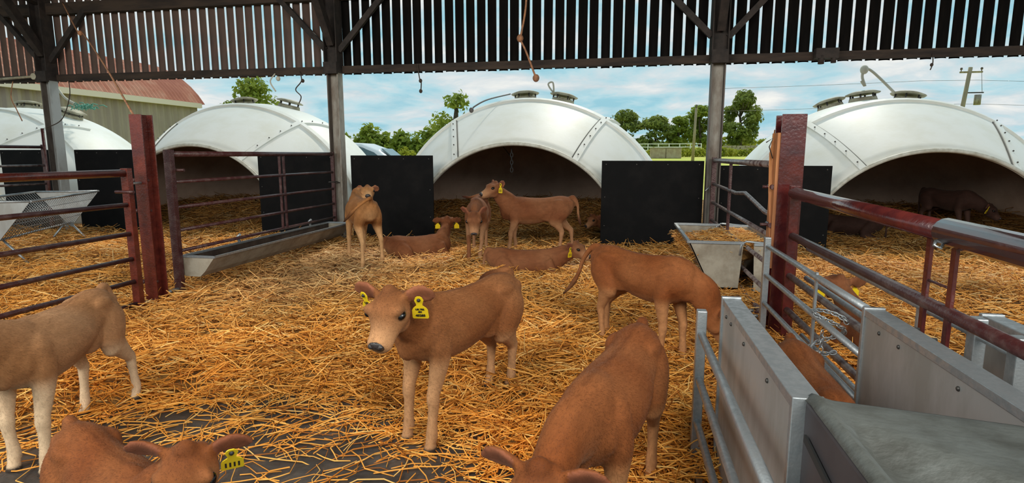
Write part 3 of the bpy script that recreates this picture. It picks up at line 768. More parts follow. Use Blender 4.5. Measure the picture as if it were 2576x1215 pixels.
def car():
    r = empty('white_car', (-7.75, 16.2, 0), math.radians(8)); tag(r, 'white car parked behind the igloos, its roof over the black panel', 'car')
    prof = [(-1.9, .35), (-2.0, .8), (-1.85, 1.12), (-1.55, 1.22), (-1.05, 1.72), (-.4, 1.80), (.35, 1.76), (.85, 1.58), (1.30, 1.22), (1.95, 1.08), (2.2, .85), (2.2, .4)]
    b = MB(); ys = (-.82, -.70, .70, .82); vs = []; k = len(prof)
    for yy in ys:
        edge = abs(yy) > .75
        for x, z in prof: vs.append((x * (.985 if edge else 1), yy * (1 if z < 1.25 else .86), z - (.035 if edge else 0)))
    fs = [(j * k + i, j * k + (i + 1) % k, (j + 1) * k + (i + 1) % k, (j + 1) * k + i) for j in range(3) for i in range(k)]
    fs += [tuple(range(k)), tuple(reversed(range(3 * k, 4 * k)))]
    b.add(vs, fs); bevel(b.build('body', M['car_white'], r), .05, 3)
    for s in (-1, 1):
        for poly in ([(-1.35, 1.24), (-.98, 1.62), (-.45, 1.69), (-.45, 1.24)], [(-.35, 1.24), (-.35, 1.69), (.30, 1.66), (.72, 1.50), (1.05, 1.24)]):
            b = MB(); b.prism([(x, s * (.80 - (z - 1.24) * .20), z) for x, z in poly], (0, s * .02, 0)); b.build('side_window', M['car_glass'], r)
    b = MB(); b.add([(1.30, -.60, 1.27), (1.30, .60, 1.27), (.88, .58, 1.60), (.88, -.58, 1.60), (1.33, -.60, 1.28), (1.33, .60, 1.28), (.92, .58, 1.61), (.92, -.58, 1.61)], [(4, 5, 6, 7), (0, 3, 2, 1), (0, 1, 5, 4), (2, 3, 7, 6), (0, 4, 7, 3), (1, 2, 6, 5)]); b.build('windscreen', M['car_glass'], r)
    for x in (-1.25, 1.35):
        for s in (-1, 1):
            b = MB(); b.tube([(x, s * .68, .32), (x, s * .86, .32)], .32, 20); b.build('wheel', M['rubber'], r)
car()

def foliage(name, parent, blobs, n, size, m, seed, stuff=True):
    g = np.random.default_rng(seed); bl = np.array(blobs, float)
    wgt = bl[:, 3] * bl[:, 4]; k = g.choice(len(bl), n, p=wgt / wgt.sum())
    d = g.normal(size=(n, 3)); d /= np.linalg.norm(d, axis=1, keepdims=True)
    rad = g.uniform(.35, 1.25, n) ** .6
    c = bl[k, :3] + d * np.stack([bl[k, 3], bl[k, 3], bl[k, 4]], -1) * rad[:, None]
    nrm = d * .8 + g.normal(0, .6, (n, 3)) + np.array([0, 0, .5]); nrm /= np.linalg.norm(nrm, axis=1, keepdims=True)
    a = np.cross(nrm, g.normal(size=(n, 3))); a /= np.linalg.norm(a, axis=1, keepdims=True); bb = np.cross(nrm, a)
    s = (size * g.uniform(.6, 1.25, n))[:, None]
    V = np.stack([c - a * s, c + bb * s * .55 + nrm * s * .15, c + a * s, c - bb * s * .55 + nrm * s * .15], 1).reshape(-1, 3)
    Q = np.arange(4 * n).reshape(-1, 4)
    o = link(name, mesh_np(name, V, Q, None, m, False), parent)
    if stuff: o['kind'] = 'stuff'
    return o
def tree(label, x, y, h, w, m, seed, group=None, n=2600, leaf=.35, trunk=.25, low=.12, name='field_tree'):
    r = empty(name, (x, y, rise(y))); tag(r, label, 'tree', group)
    g = random.Random(seed)
    b = MB(); b.tube([(0, 0, 0), (.02 * h, 0, h * .3), (-.02 * h, 0, h * .6), (0, 0, h * .85)], [trunk, trunk * .75, trunk * .5, trunk * .2], 8)
    for k in range(5):
        an = g.uniform(0, 2 * PI); z = h * g.uniform(.3, .6); b.tube([(0, 0, z), (w * .3 * math.cos(an), w * .3 * math.sin(an), z + h * .18)], [trunk * .4, trunk * .12], 6)
    b.build('trunk', M['bark'], r)
    blobs = []
    for k in range(26):
        an = g.uniform(0, 2 * PI); t = g.uniform(low, 1); wr = w * .5 * (math.sin(PI * min(1, t * .8 + .16))) * g.uniform(.35, .85)
        blobs.append((wr * math.cos(an), wr * math.sin(an), h * (low + (1 - low) * t * .88), w * g.uniform(.12, .21), h * g.uniform(.05, .10)))
    foliage('foliage', r, blobs, n, leaf, m, seed)
    return r
TG = 'trees along the far field edge'
tree('dark rounded tree at the left of the far field edge, by the middle igloo', .6, 112, 8.5, 7.5, M['leaf_far'], 1, n=3200, leaf=.36)
tree('broad low tree behind the white railings', 5.8, 110, 7.2, 8.5, M['leaf_far'], 2, n=3200, leaf=.36, low=.05)
tree('light tree behind the wooden pole, left half', 10.2, 112, 7.0, 5.5, M['leaf'], 3, n=2400, leaf=.36)
tree('tall loose tree behind the wooden pole, against the right stanchion', 14.0, 113, 9.4, 7.0, M['leaf'], 4, n=3000, leaf=.36)
tree('tallest tree, standing alone right of the right stanchion', 20.9, 112, 11.6, 8.0, M['leaf_far'], 5, n=4200, leaf=.36, trunk=.35)
tree('green tree whose top shows above the igloo behind the trough gate', -17.0, 25, 5.1, 3.2, M['leaf'], 6, n=2400, leaf=.13, name='near_tree')
tree('leafy tree rising at the left shoulder of the middle igloo', -5.75, 20, 3.75, 2.1, M['leaf'], 8, n=1500, leaf=.11, name='near_tree')
def hedge(label, x0, y0, x1, y1, h, m, seed, n, leaf, k, wv):
    r = empty('hedge', ((x0 + x1) / 2, (y0 + y1) / 2, rise((y0 + y1) / 2))); tag(r, label, 'hedge', kind='stuff'); g = random.Random(seed); blobs = []
    for i in range(k):
        t = (i + .5) / k - .5; hh = h * g.uniform(.72, 1.0)
        blobs.append(((x1 - x0) * t, (y1 - y0) * t + g.uniform(-.5, .5), hh * .45, wv, hh * .5))
        blobs.append(((x1 - x0) * t + g.uniform(-.6, .6), (y1 - y0) * t, hh * .75, wv * .5, hh * .3))
    foliage('hedge_leaves', r, blobs, n, leaf, m, seed)
hedge('tall green hedge of young trees between the two left igloos', -27, 41, -10.5, 40, 3.4, M['leaf'], 11, 9000, .24, 12, 1.1)
hedge('low yellow-green hedge in front of the tall hedge', -12.2, 30, -7.0, 30, 1.75, M['leaf_yellow'], 12, 3000, .14, 7, .6)
hedge('long scrubby hedge behind the field wall', -2, 125, 60, 122, 3.0, M['leaf_yellow'], 13, 6000, .4, 24, 2.2)
hedge('pale tall grass along the field wall', 3, 78, 18, 84, 1.25, M['leaf_yellow'], 14, 5000, .16, 16, .7)

def field_edge():
    r = empty('field_wall', (22, 100, rise(100))); tag(r, 'drystone wall along the field, right of the right stanchion', 'wall')
    g = random.Random(5); q = MB(); q.box((0, 0, .45), (1, .5, 1)); 
    meshes = []
    for k in range(5):
        b = MB(); b.box((0, 0, 0), (g.uniform(.4, .7), .45, .26)); meshes.append(b.mesh('stone', M['stone']))
    for row in range(5):
        x = -5.5
        while x < 14:
            o = link('stone', g.choice(meshes), r, (x, g.uniform(-.06, .06), .2 + row * .27 + g.uniform(-.03, .03))); o.rotation_euler = (0, g.uniform(-.1, .1), 0); x += g.uniform(.55, .8)
            if len(r.children) > 150: break
    r = empty('white_railing', (7, 92, rise(92))); tag(r, 'white post and rail fence across the far field', 'fence')
    for z in (.75, 1.25, 1.72):
        b = MB(); b.box((0, 0, z), (9.5, .06, .11)); b.build('rail', M['white_paint'], r)
    for i in range(7):
        b = MB(); b.box((-4.7 + i * 1.57, .06, .9), (.13, .13, 1.8)); b.build('post', M['white_paint'], r)
    r = empty('stone_tank', (5.2, 72, rise(72))); tag(r, 'low stone tank in the grass before the white railing', 'tank')
    for sx in (-1.0, .82):
        b = MB(); b.box((sx, 0, .62), (1.8 if sx < 0 else 1.76, 1.0, 1.2)); bevel(b.build('tank_block', M['stone_grey'], r), .05)
    b = MB(); b.box((-.1, 0, 1.25), (3.75, 1.1, .10)); b.build('cover_slab', M['stone'], r)
    r = empty('wooden_pole', (7.0, 60, rise(60))); tag(r, 'lone wooden pole in the field, between the middle and right igloos', 'pole')
    b = MB(); b.tube([(-.12, 0, 0), (.0, 0, 5.2)], [.16, .11], 10); b.build('shaft', M['pole_wood'], r)
    b = MB(); b.tube([(.0, 0, 5.15), (.03, 0, 5.5)], .07, 8); b.build('insulator', M['ceramic'], r)
    r = empty('power_pole', (25.2, 50, rise(50))); tag(r, 'wooden power pole with crossarm and transformer above the right igloo', 'pole')
    b = MB(); b.tube([(-.45, 0, 0), (.15, 0, 7.3)], [.17, .13], 10); b.build('shaft', M['pole_wood'], r)
    b = MB(); b.box((.22, 0, 6.95), (1.5, .12, .12)); b.build('crossarm', M['pole_wood'], r)
    for x in (-.45, .2, .9):
        b = MB(); b.tube([(x, 0, 7.0), (x, 0, 7.12), (x, 0, 7.14), (x, 0, 7.28)], [.03, .03, .09, .07], 8); b.build('insulator', M['ceramic'], r)
    b = MB(); b.tube([(.85, 0, 4.55), (.85, 0, 5.3)], .22, 12); b.build('transformer', M['stanchion_grey'], r)
    b = MB(); b.box((.55, 0, 5.45), (1.3, .08, .08)); b.build('bracket', M['steel_dark'], r)
    b = MB(); b.tube([(.9, 0, 7.05), (1.1, 0, 5.5)], .015, 5); b.build('drop_wire', M['wire'], r)
    for k, (dz, l) in enumerate(((7.2, 'upper'), (5.4, 'lower'))):
        b = MB(); b.tube([(25 + (t - .3) * 60, 50 + 6 * t, dz - 1.3 * 4 * abs(t - .3) * (1 - abs(t - .3)) * .5) for t in np.linspace(0, 1, 16)], .012, 4); tag(b.build('power_line', M['wire']), f'{l} power line strung from the power pole across the sky', 'wire')
field_edge()

# ------------------------------------------------------------------ twine, ropes, small fittings
def rope(name, label, pts, r, m, cat='twine', knots=()):
    P_ = [Vector(p) for p in pts]; out = []
    for i in range(len(P_) - 1):
        p0, p1, p2, p3 = P_[max(i - 1, 0)], P_[i], P_[i + 1], P_[min(i + 2, len(P_) - 1)]
        for s in range(6):
            t = s / 6; out.append(.5 * ((2 * p1) + (p2 - p0) * t + (2 * p0 - 5 * p1 + 4 * p2 - p3) * t * t + (3 * p1 - p0 - 3 * p2 + p3) * t ** 3))
    out.append(P_[-1])
    b = MB(); b.tube(out, r, 6)
    for k in knots: b.ell(k, (r * 3.2, r * 3.2, r * 3.6), 8, 6)
    o = b.build(name, m); tag(o, label, cat, 'twine hanging from the rail' if name == 'baler_twine' else None); return o
rope('baler_twine', 'orange twine running from the eave beam to the left maroon post', [(-8.5, 7.85, 3.75), (-7.5, 7.1, 3.15), (-7.3, 7.0, 3.08), (-5.6, 5.6, 2.40), (-4.17, 4.40, 1.79)], .010, M['twine_orange'], knots=((-7.35, 7.0, 3.09),))
rope('baler_twine', 'knotted brown twine hanging down in the middle of the back wall', [(-1.26, 7.6, 4.2), (-1.25, 7.6, 3.40), (-1.31, 7.6, 3.0), (-1.33, 7.6, 2.92), (-1.25, 7.6, 2.75), (-1.12, 7.6, 2.42)], .014, M['twine_orange'], knots=((-1.33, 7.6, 2.92), (-1.12, 7.6, 2.42)))
rope('baler_twine', 'short dark twine with a knot hanging over the black panel', [(-2.86, 7.97, 2.70), (-2.80, 7.9, 2.48), (-2.78, 7.9, 2.44), (-2.79, 7.9, 2.30)], .008, M['twine_dark'], knots=((-2.79, 7.9, 2.46), (-2.79, 7.9, 2.32)))
rope('baler_twine', 'wispy dark twine hanging above the igloo behind the trough gate', [(-4.66, 7.97, 2.64), (-4.60, 7.9, 2.50), (-4.70, 7.9, 2.38), (-4.62, 7.9, 2.28), (-4.66, 7.9, 2.18)], .008, M['twine_dark'], knots=((-4.58, 7.9, 2.50),))
rope('baler_twine', 'pale frayed twine above the vents of the left igloo', [(-5.06, 7.97, 2.62), (-5.10, 7.9, 2.50), (-5.02, 7.9, 2.36)], .010, M['twine_pale'], knots=((-4.97, 7.9, 2.54),))
rope('baler_twine', 'thin dark twine hanging from the rail near the right frame edge', [(3.62, 7.97, 2.64), (3.60, 7.9, 2.52), (3.58, 7.9, 2.44)], .006, M['twine_dark'], knots=((3.59, 7.9, 2.50),))
rope('baler_twine', 'pink twine hanging at the far left edge of the opening', [(-9.75, 7.97, 2.62), (-9.74, 7.9, 2.36), (-9.66, 7.9, 2.16), (-9.58, 7.9, 1.98)], .008, M['twine_orange'])
rope('white_rope', 'white rope looped up from the vents of the right igloo', [(4.20, 10.3, 2.40), (3.98, 10.3, 2.62), (3.82, 10.3, 2.76), (3.73, 10.3, 2.78), (3.71, 10.3, 2.66), (3.76, 10.3, 2.52), (3.70, 10.3, 2.60)], .020, M['twine_pale'], 'rope', knots=((3.73, 10.3, 2.77),))
rope('white_rope', 'pale rope with a snap hook standing on the middle igloo vent', [(-1.14, 10.3, 2.46), (-1.25, 10.3, 2.56), (-1.30, 10.3, 2.66), (-1.22, 10.3, 2.68), (-1.20, 10.3, 2.50)], .016, M['twine_pale'], 'rope')
rope('thin_cord', 'grey cord lying down the front of the middle igloo', [(-1.9, 9.9, 2.46), (-2.15, 9.3, 2.32), (-2.3, 9.05, 2.2), (-2.34, 8.98, 2.14)], .012, M['wire'], 'cord', knots=((-2.34, 8.96, 2.13),))
rope('white_rope', 'pale rope trailing over the far left igloo', [(-11.5, 10.2, 2.95), (-11.25, 10.2, 2.6), (-10.9, 10.2, 2.42)], .022, M['twine_pale'], 'rope')
b = MB(); g = random.Random(9)
for i in range(60):
    p = Vector((-10.65, 10.1, 2.36)); a = p + Vector((g.uniform(-.25, .25), g.uniform(-.12, .12), g.uniform(-.03, .07))); c2 = a + Vector((g.uniform(-.12, .12), g.uniform(-.1, .1), g.uniform(-.03, .04)))
    b.tube([a, (a + c2) / 2 + Vector((0, 0, .03)), c2], .010, 4)
tag(b.build('green_net', M['twine_green']), 'clump of green net twine lying on the far left igloo', 'twine')
b = MB(); b.box((2.42, 7.90, 2.665), (.26, .10, .12)); b.tube([(2.36, 7.88, 2.64), (2.36, 7.88, 2.54)], .035, 10); b.tube([(2.50, 7.88, 2.64), (2.50, 7.88, 2.55)], .03, 10)
tag(b.build('rail_bracket', M['steel_dark']), 'dark bolted bracket under the rail, right of the right stanchion', 'bracket')
rope('thin_cord', 'thin dark cord hanging beside the leftmost stanchion', [(-8.55, 7.85, 2.62), (-8.56, 7.85, 2.35), (-8.75, 7.85, 2.0), (-8.95, 7.75, 1.86)], .007, M['twine_dark'], 'cord')
b = MB(); b.tube([(-9.15, 7.88, 2.66), (-9.15, 7.80, 2.66)], .05, 10); b.tube([(-9.9, 7.86, 2.64), (-9.1, 7.86, 2.67)], .02, 6); tag(b.build('pipe_joint', M['vent_cream']), 'pale pipe and joint on the rail left of the leftmost stanchion', 'pipe')

# ------------------------------------------------------------------ calves
def catmull(pts, n):
    pts = [np.array(p, float) for p in pts]; out = []
    for i in range(len(pts) - 1):
        p0, p1, p2, p3 = pts[max(i - 1, 0)], pts[i], pts[i + 1], pts[min(i + 2, len(pts) - 1)]
        for s in range(n):
            t = s / n; out.append(.5 * ((2 * p1) + (p2 - p0) * t + (2 * p0 - 5 * p1 + 4 * p2 - p3) * t * t + (3 * p1 - p0 - 3 * p2 + p3) * t ** 3))
    out.append(pts[-1]); return out

def loft(b, ctrl, n=4, seg=16, up=(0, 0, 1), shape=None):
    """ctrl rows: x y z half_width half_height; closed rounded tube"""
    rows = catmull(ctrl, n); k = len(rows); up = Vector(up); vs = []
    P_ = [Vector(r[:3]) for r in rows]; rings = []
    prev = None
    for i in range(k):
        t = P_[min(i + 1, k - 1)] - P_[max(i - 1, 0)]
        t = t.normalized() if t.length > 1e-7 else Vector((1, 0, 0))
        s = up.cross(t)
        if s.length < .15 and prev is not None: s = prev - t * prev.dot(t)
        if prev is not None and s.dot(prev) < 0: s = -s
        s.normalize(); prev = s; w = t.cross(s)
        hw, hh = max(rows[i][3], .004), max(rows[i][4], .004)
        for j in range(seg):
            a = 2 * PI * j / seg; c, sn = math.cos(a), math.sin(a)
            f = shape(i / (k - 1), sn) if shape else 1.0
            vs.append(P_[i] + s * (c * hw * f) + w * (sn * hh))
    vs.append(P_[0]); vs.append(P_[-1])
    fs = [(i * seg + j, i * seg + (j + 1) % seg, (i + 1) * seg + (j + 1) % seg, (i + 1) * seg + j) for i in range(k - 1) for j in range(seg)]
    a0 = k * seg
    fs += [(a0, (j + 1) % seg, j) for j in range(seg)] + [(a0 + 1, (k - 1) * seg + j, (k - 1) * seg + (j + 1) % seg) for j in range(seg)]
    b.add(vs, fs, True)

COATS = {
    'tan':   dict(base=(.225, .074, .021), pale=(.46, .25, .12), dark=(.075, .022, .007)),
    'light': dict(base=(.34, .155, .062), pale=(.62, .45, .29), dark=(.13, .050, .018)),
    'red':   dict(base=(.185, .050, .0115), pale=(.40, .19, .08), dark=(.060, .015, .005)),
    'orange': dict(base=(.34, .128, .034), pale=(.52, .30, .14), dark=(.050, .016, .007)),
    'brown': dict(base=(.185, .060, .022), pale=(.38, .20, .10), dark=(.045, .013, .007)),
    'dark':  dict(base=(.030, .013, .009), pale=(.06, .03, .022), dark=(.02, .009, .006)),
}

def ear_tag(parent, base, out, face, s, text=None, small=False):
    """yellow two lobed tag hung on the front of the ear; out = ear axis, face = outward normal of the tag"""
    face = Vector(face).normalized(); dn = Vector((0, 0, -1)); dn = (dn - face * dn.dot(face)).normalized(); sd = dn.cross(face)
    prof = [(.010, -.014), (.014, -.004), (.010, .008), (.009, .016), (.020, .026), (.024, .034), (.025, .062), (.022, .066)]
    pts = [(-.005, -.018), (.005, -.018)] + [p for p in prof] + [(-x, y) for x, y in reversed(prof)]
    c = Vector(base)
    b = MB(); b.prism([c + (sd * x + dn * y) * s for x, y in pts], face * .0022 * s)
    t = b.build('ear_tag', M['tag_yellow'], parent); t['label'] = 'yellow plastic ear tag'
    b = MB(); b.ell(c + face * .003 * s + dn * -.006 * s, (.006 * s,) * 3, 8, 6); b.build('tag_button', M['tag_ink'], t)
    if small:
        b = MB()
        for k in range(4):
            q = c + face * .0026 * s + dn * .046 * s + sd * (-.014 + .0093 * k) * s
            b.add([q + sd * .002 * s + dn * .010 * s, q - sd * .002 * s + dn * .010 * s, q - sd * .002 * s - dn * .010 * s, q + sd * .002 * s - dn * .010 * s], [(0, 1, 2, 3)])
        b.build('tag_print', M['tag_ink'], t)
    if text:
        for row, (tx, size, yo) in enumerate(text):
            cu = bpy.data.curves.new('tag_lettering', 'FONT'); cu.body = tx; cu.size = size * s; cu.align_x = 'CENTER'; cu.align_y = 'CENTER'; cu.extrude = .0002 * s; cu.offset = .0006 * s
            tmp = bpy.data.objects.new('tmp', cu); me = bpy.data.meshes.new_from_object(tmp); bpy.data.objects.remove(tmp)
            me.materials.append(M['tag_ink']); me.name = 'tag_lettering'
            R = Matrix((sd * -1, dn * -1, face)).transposed().to_4x4()
            if R.determinant() < 0: R = Matrix((sd, dn * -1, face)).transposed().to_4x4()
            R.translation = c + face * .0032 * s + dn * yo * s
            me.transform(R); link('tag_lettering', me, t)

def calf(label, x, y, heading, s=1.0, coat='tan', head=(.60, 0, .90), hyaw=0, hpitch=-40, feet=None, tail=None, lying=False, tags=(), group=None, vox=.0115, fur=0, z=None, ear_up=0.0, ear_back=.25, bend=0.0, seed=1, pale_legs=.5, hips=1.0, neck_mid=None, text=None, lean=0.0, HS=1.12):
    c = COATS[coat]; hd = math.radians(heading); z0 = (H(x, y) if z is None else z)
    gz = {}
    def wz(lx, ly):   # local ground height under a foot
        wx = x + (lx * math.cos(hd) - ly * math.sin(hd)) * s; wy = y + (lx * math.sin(hd) + ly * math.cos(hd)) * s
        return (H(wx, wy) - .015 - z0) / s
    dz = -.33 if lying else 0.0
    b = MB()
    # trunk
    def shp(t, sn): return 1 - .22 * max(0, sn) ** 1.6 - .10 * max(0, -sn) ** 2
    tr = [(-.485, .585, .030, .045), (-.46, .592, .078, .095), (-.40, .598, .108, .125), (-.32, .598, .122, .136), (-.22, .582, .112, .138), (-.10, .558, .132, .152), (.03, .545, .143, .166), (.14, .546, .140, .168), (.24, .560, .122, .160), (.32, .580, .098, .138), (.385, .596, .070, .105), (.42, .603, .034, .055)]
    loft(b, [(px, bend * (px - .0) ** 2 * (1 if px > 0 else -.3), pz + dz, hw, hh) for px, pz, hw, hh in tr], 4, 24, shape=shp)
    # hooks, pins, shoulder blades, tail head
    for sd in (-1, 1):
        b.ell((-.30, sd * .080 * hips, .655 + dz), (.080, .036, .040)); b.ell((-.435, sd * .048, .645 + dz), (.055, .030, .040))
        b.ell((-.17, sd * .078, .505 + dz), (.13, .034, .085))
        b.ell((.225, sd * .084, .565 + dz), (.09, .036, .095)); b.ell((.30, sd * .070, .545 + dz), (.06, .04, .07))
    b.ell((-.42, 0, .688 + dz), (.075, .026, .034)); b.ell((.20, 0, .698 + dz), (.14, .028, .026)); b.ell((.355, 0, .515 + dz), (.065, .046, .085))
    # head frame
    hp = Vector(head); yw, pt = math.radians(hyaw), math.radians(hpitch)
    f = Vector((math.cos(pt) * math.cos(yw), math.cos(pt) * math.sin(yw), math.sin(pt))); sdv = Vector((-math.sin(yw), math.cos(yw), 0)); u = f.cross(sdv)
    def hpnt(t, o, q=0): return hp + (f * t + u * o + sdv * q) * HS
    hs = [(-.018, .042, .044, -.016), (.012, .064, .062, -.024), (.042, .077, .078, -.032), (.076, .081, .081, -.038), (.102, .072, .073, -.044), (.126, .060, .061, -.048), (.150, .053, .053, -.051), (.174, .051, .047, -.053), (.194, .051, .044, -.054), (.210, .043, .037, -.056), (.219, .022, .018, -.056)]
    loft(b, [(*hpnt(t, o), hw * HS, hh * HS) for t, hw, hh, o in hs], 4, 22, up=u, shape=lambda t, sn: 1 - .30 * max(0, -sn) ** 1.5 - .06 * max(0, sn) ** 2)
    b.ell(hpnt(.012, .022), (.036, .036, .036))
    for sd in (-1, 1):
        b.ell(hpnt(.080, -.078, sd * .036), (.052, .026, .045)); b.ell(hpnt(.082, .010, sd * .060), (.034, .022, .026))
        b.ell(hpnt(.201, -.034, sd * .028), (.016, .015, .014))
    # neck
    nb = Vector((.27, 0, .595 + dz)); ne = hpnt(.030, -.050)
    nm = Vector(neck_mid) if neck_mid else nb.lerp(ne, .52) + Vector((.02, 0, .012))
    nb0 = Vector((.14, 0, .585 + dz))
    loft(b, [(*nb0, .085, .12), (*nb, .092, .138), (*nb.lerp(nm, .55), .080, .122), (*nm, .070, .106), (*nm.lerp(ne, .6), .064, .088), (*ne, .056, .070)], 4, 18)
    # ears (flattened, slightly cupped)
    ears = []
    for sd in (-1, 1):
        o0 = hpnt(.016, .002, sd * .052); ax = (sdv * sd * 1.0 - f * ear_back + Vector((0, 0, 1)) * ear_up).normalized(); L_ = .128 * HS
        nrm = (f * .9 + u * .25); nrm = (nrm - ax * nrm.dot(ax)).normalized()
        rows = []
        for t, w, th in ((0, .016, .016), (.2, .034, .014), (.45, .050, .0105), (.70, .049, .0095), (.90, .030, .0085), (1.0, .010, .007)):
            p = o0 + ax * L_ * t - nrm * .018 * (1 - (2 * t - 1) ** 2) * .6 - Vector((0, 0, 1)) * .018 * t * t
            rows.append((*p, w, th))
        loft(b, rows, 3, 14, up=nrm.cross(ax) if False else nrm)
        ears.append((o0, ax, nrm, L_))
    # legs
    ft = dict(FL=(0, 0), FR=(0, 0), HL=(0, 0), HR=(0, 0)); ft.update(feet or {})
    legpts = []
    for key, (dx, dy) in ft.items():
        sd = 1 if key[1] == 'L' else -1; front = key[0] == 'F'
        if lying:
            if front:
                loft(b, [(.23, sd * .09, .26, .055, .075), (.30, sd * .125, .14, .046, .055), (.37, sd * .115, .085, .036, .038), (.39, sd * .11, .05, .034, .034), (.32, sd * .115, .035, .024, .026), (.24, sd * .11, .03, .022, .024)], 4, 12)
            else:
                loft(b, [(-.34, sd * .075, .25, .070, .11), (-.24, sd * .115, .17, .058, .10), (-.18, sd * .135, .09, .05, .06), (-.30, sd * .145, .055, .036, .042), (-.42, sd * .14, .04, .03, .034), (-.28, sd * .155, .03, .022, .024), (-.18, sd * .155, .03, .024, .026)], 4, 12)
            continue
        if front:
            fx, fy = .285 + dx, sd * .078 + dy; fz = wz(fx, fy); el = Vector((.235 + dx * .12, sd * .088, .43)); fe = Vector((fx - .012, fy, fz + .085)); kn = el.lerp(fe, .54) + Vector((.016, 0, 0))
            ctrl = [(.235, sd * .075, .60, .050, .080), (*(el + Vector((.0, 0, .06))), .052, .070), (*el, .046, .058), (*el.lerp(kn, .5), .036, .042), (*(kn + Vector((0, 0, .03))), .030, .032), (*kn, .031, .033), (*(kn - Vector((0, 0, .035))), .026, .027), (*kn.lerp(fe, .55), .024, .025), (*(fe + Vector((0, 0, .02))), .027, .028), (*fe, .029, .030), (*(fe + Vector((.010, 0, -.032))), .025, .026), (fx, fy, fz + .030, .030, .033), (fx + .006, fy, fz + .002, .034, .039)]
        else:
            fx, fy = -.36 + dx, sd * .080 + dy; fz = wz(fx, fy); fe = Vector((fx - .018, fy, fz + .085)); hk = Vector((fx * .75 - .115 , sd * .080 + dy * .8, .285 + fz * .5)); st = Vector((-.262 + dx * .22, sd * .098 + dy * .15, .455))
            ctrl = [(-.36, sd * .062, .63, .052, .085), (*(Vector((-.335 + dx * .1, sd * .082, .555))), .062, .110), (*st.lerp(hk, .10), .054, .086), (*st.lerp(hk, .32), .047, .068), (*st.lerp(hk, .55), .039, .052), (*st.lerp(hk, .82), .030, .040), (*hk, .028, .036), (*hk.lerp(fe, .22), .025, .029), (*hk.lerp(fe, .6), .022, .023), (*(fe + Vector((0, 0, .02))), .025, .026), (*fe, .027, .028), (*(fe + Vector((.010, 0, -.032))), .023, .024), (fx, fy, fz + .030, .029, .031), (fx + .006, fy, fz + .002, .033, .037)]
        loft(b, ctrl, 3, 14, up=(1, 0, 0.001)); legpts.append((fx, fy, fz))
    # tail
    tl = tail or [(-.475, 0, .71), (-.515, 0, .62), (-.52, 0, .50), (-.515, 0, .38), (-.51, 0, .27)]
    tl = [(p[0], p[1], p[2] + dz) for p in tl] if lying and not tail else tl
    k = len(tl); rr = [.024, .020, .017, .017, .022, .014] if k > 5 else [.024, .020, .017, .021, .010]
    loft(b, [(-.43, 0, .70 + dz, .026, .026)] + [(*p, rr[i], rr[i]) for i, p in enumerate(tl)], 4, 10, up=(0.3, 1, 0.1))
    # one continuous skin
    me0 = b.mesh('calf', None); tmp = bpy.data.objects.new('tmp', me0); col.objects.link(tmp)
    m = tmp.modifiers.new('r', 'REMESH'); m.mode = 'VOXEL'; m.voxel_size = vox
    m = tmp.modifiers.new('s', 'SMOOTH'); m.factor = .55; m.iterations = 5
    dg = bpy.context.evaluated_depsgraph_get(); me = bpy.data.meshes.new_from_object(tmp.evaluated_get(dg)); bpy.data.objects.remove(tmp); bpy.data.meshes.remove(me0)
    me.name = 'calf'; n = len(me.vertices); co = np.empty(n * 3, np.float32); me.vertices.foreach_get('co', co); co = co.reshape(-1, 3).astype(float)
    nv = np.empty(n * 3, np.float32); me.vertices.foreach_get('normal', nv); nv = nv.reshape(-1, 3).astype(float)
    me.polygons.foreach_set('use_smooth', np.ones(len(me.polygons), bool))
    # coat markings
    C = np.tile(np.array(c['base']), (n, 1)); pale, dark = np.array(c['pale']), np.array(c['dark'])
    def put(w, colr): 
        nonlocal C
        w = np.clip(w, 0, 1)[:, None]; C = C * (1 - w) + np.array(colr) * w
    def near(p, r): return np.exp(-(np.linalg.norm(co - np.array(p), axis=1) / r) ** 2)
    X_, Y_, Z_ = co.T
    trunkish = (X_ < .36)
    patch = .5 + .5 * wob(X_ * 1.0 + Y_, Z_ + Y_ * .5, 9, seed)
    put(.22 * patch, pale); put(.18 * (1 - patch), dark)
    put(trunkish * sst((.47 + dz - Z_) / .10) * .75, pale)                                  # belly
    if not lying:
        put(trunkish * sst((.40 - Z_) / .16) * pale_legs, pale)                             # legs
        put(trunkish * sst((.46 - Z_) / .12) * sst((.03 - Y_ * np.sign(Y_) + .045) / .05) * .6, pale)  # inner legs
        for fx, fy, fz in legpts: put((np.hypot(X_ - fx, Y_ - fy) < .07) * sst((fz + .042 - Z_) / .012), (.035, .025, .02))
    put(near((-.50, 0, .52 + dz), .10) * .7, pale)                                          # escutcheon
    put(trunkish * sst((np.abs(Y_) * -1 + .022) / .02) * sst((Z_ - .66 - dz) / .04) * .35, dark)  # dorsal stripe
    put(near(hpnt(.03, .05), .055) * .5, dark); put(near(hpnt(.15, .01), .05) * .22, dark)
    put(near(hpnt(.188, -.060), .082) * 1.0, np.minimum(pale * 1.25, .75)); put(near(hpnt(.14, -.10), .06) * .5, pale)
    for sd in (-1, 1): put(near(hpnt(.088, -.010, sd * .076), .036) * .5, pale); put(near(hpnt(.089, -.004, sd * .076), .022) * .9, dark * .5)
    earm = np.zeros(n)
    for o0, ax, nrm, L_ in ears:
        q = co - np.array(o0); t = q @ np.array(ax); rr_ = np.linalg.norm(q - t[:, None] * np.array(ax), axis=1)
        on = (t > .022) & (t < L_ * 1.05) & (rr_ < .062)
        earm = np.maximum(earm, on * 1.0)
        inner = on * sst((nv @ np.array(nrm) - .15) / .4)
        put(inner * .7, (.30, .105, .060)); put(inner * sst((.030 - rr_) / .02) * .5, dark); put(on * sst((rr_ - .040) / .010) * .3, pale); put(on * (1 - inner) * .25, dark)
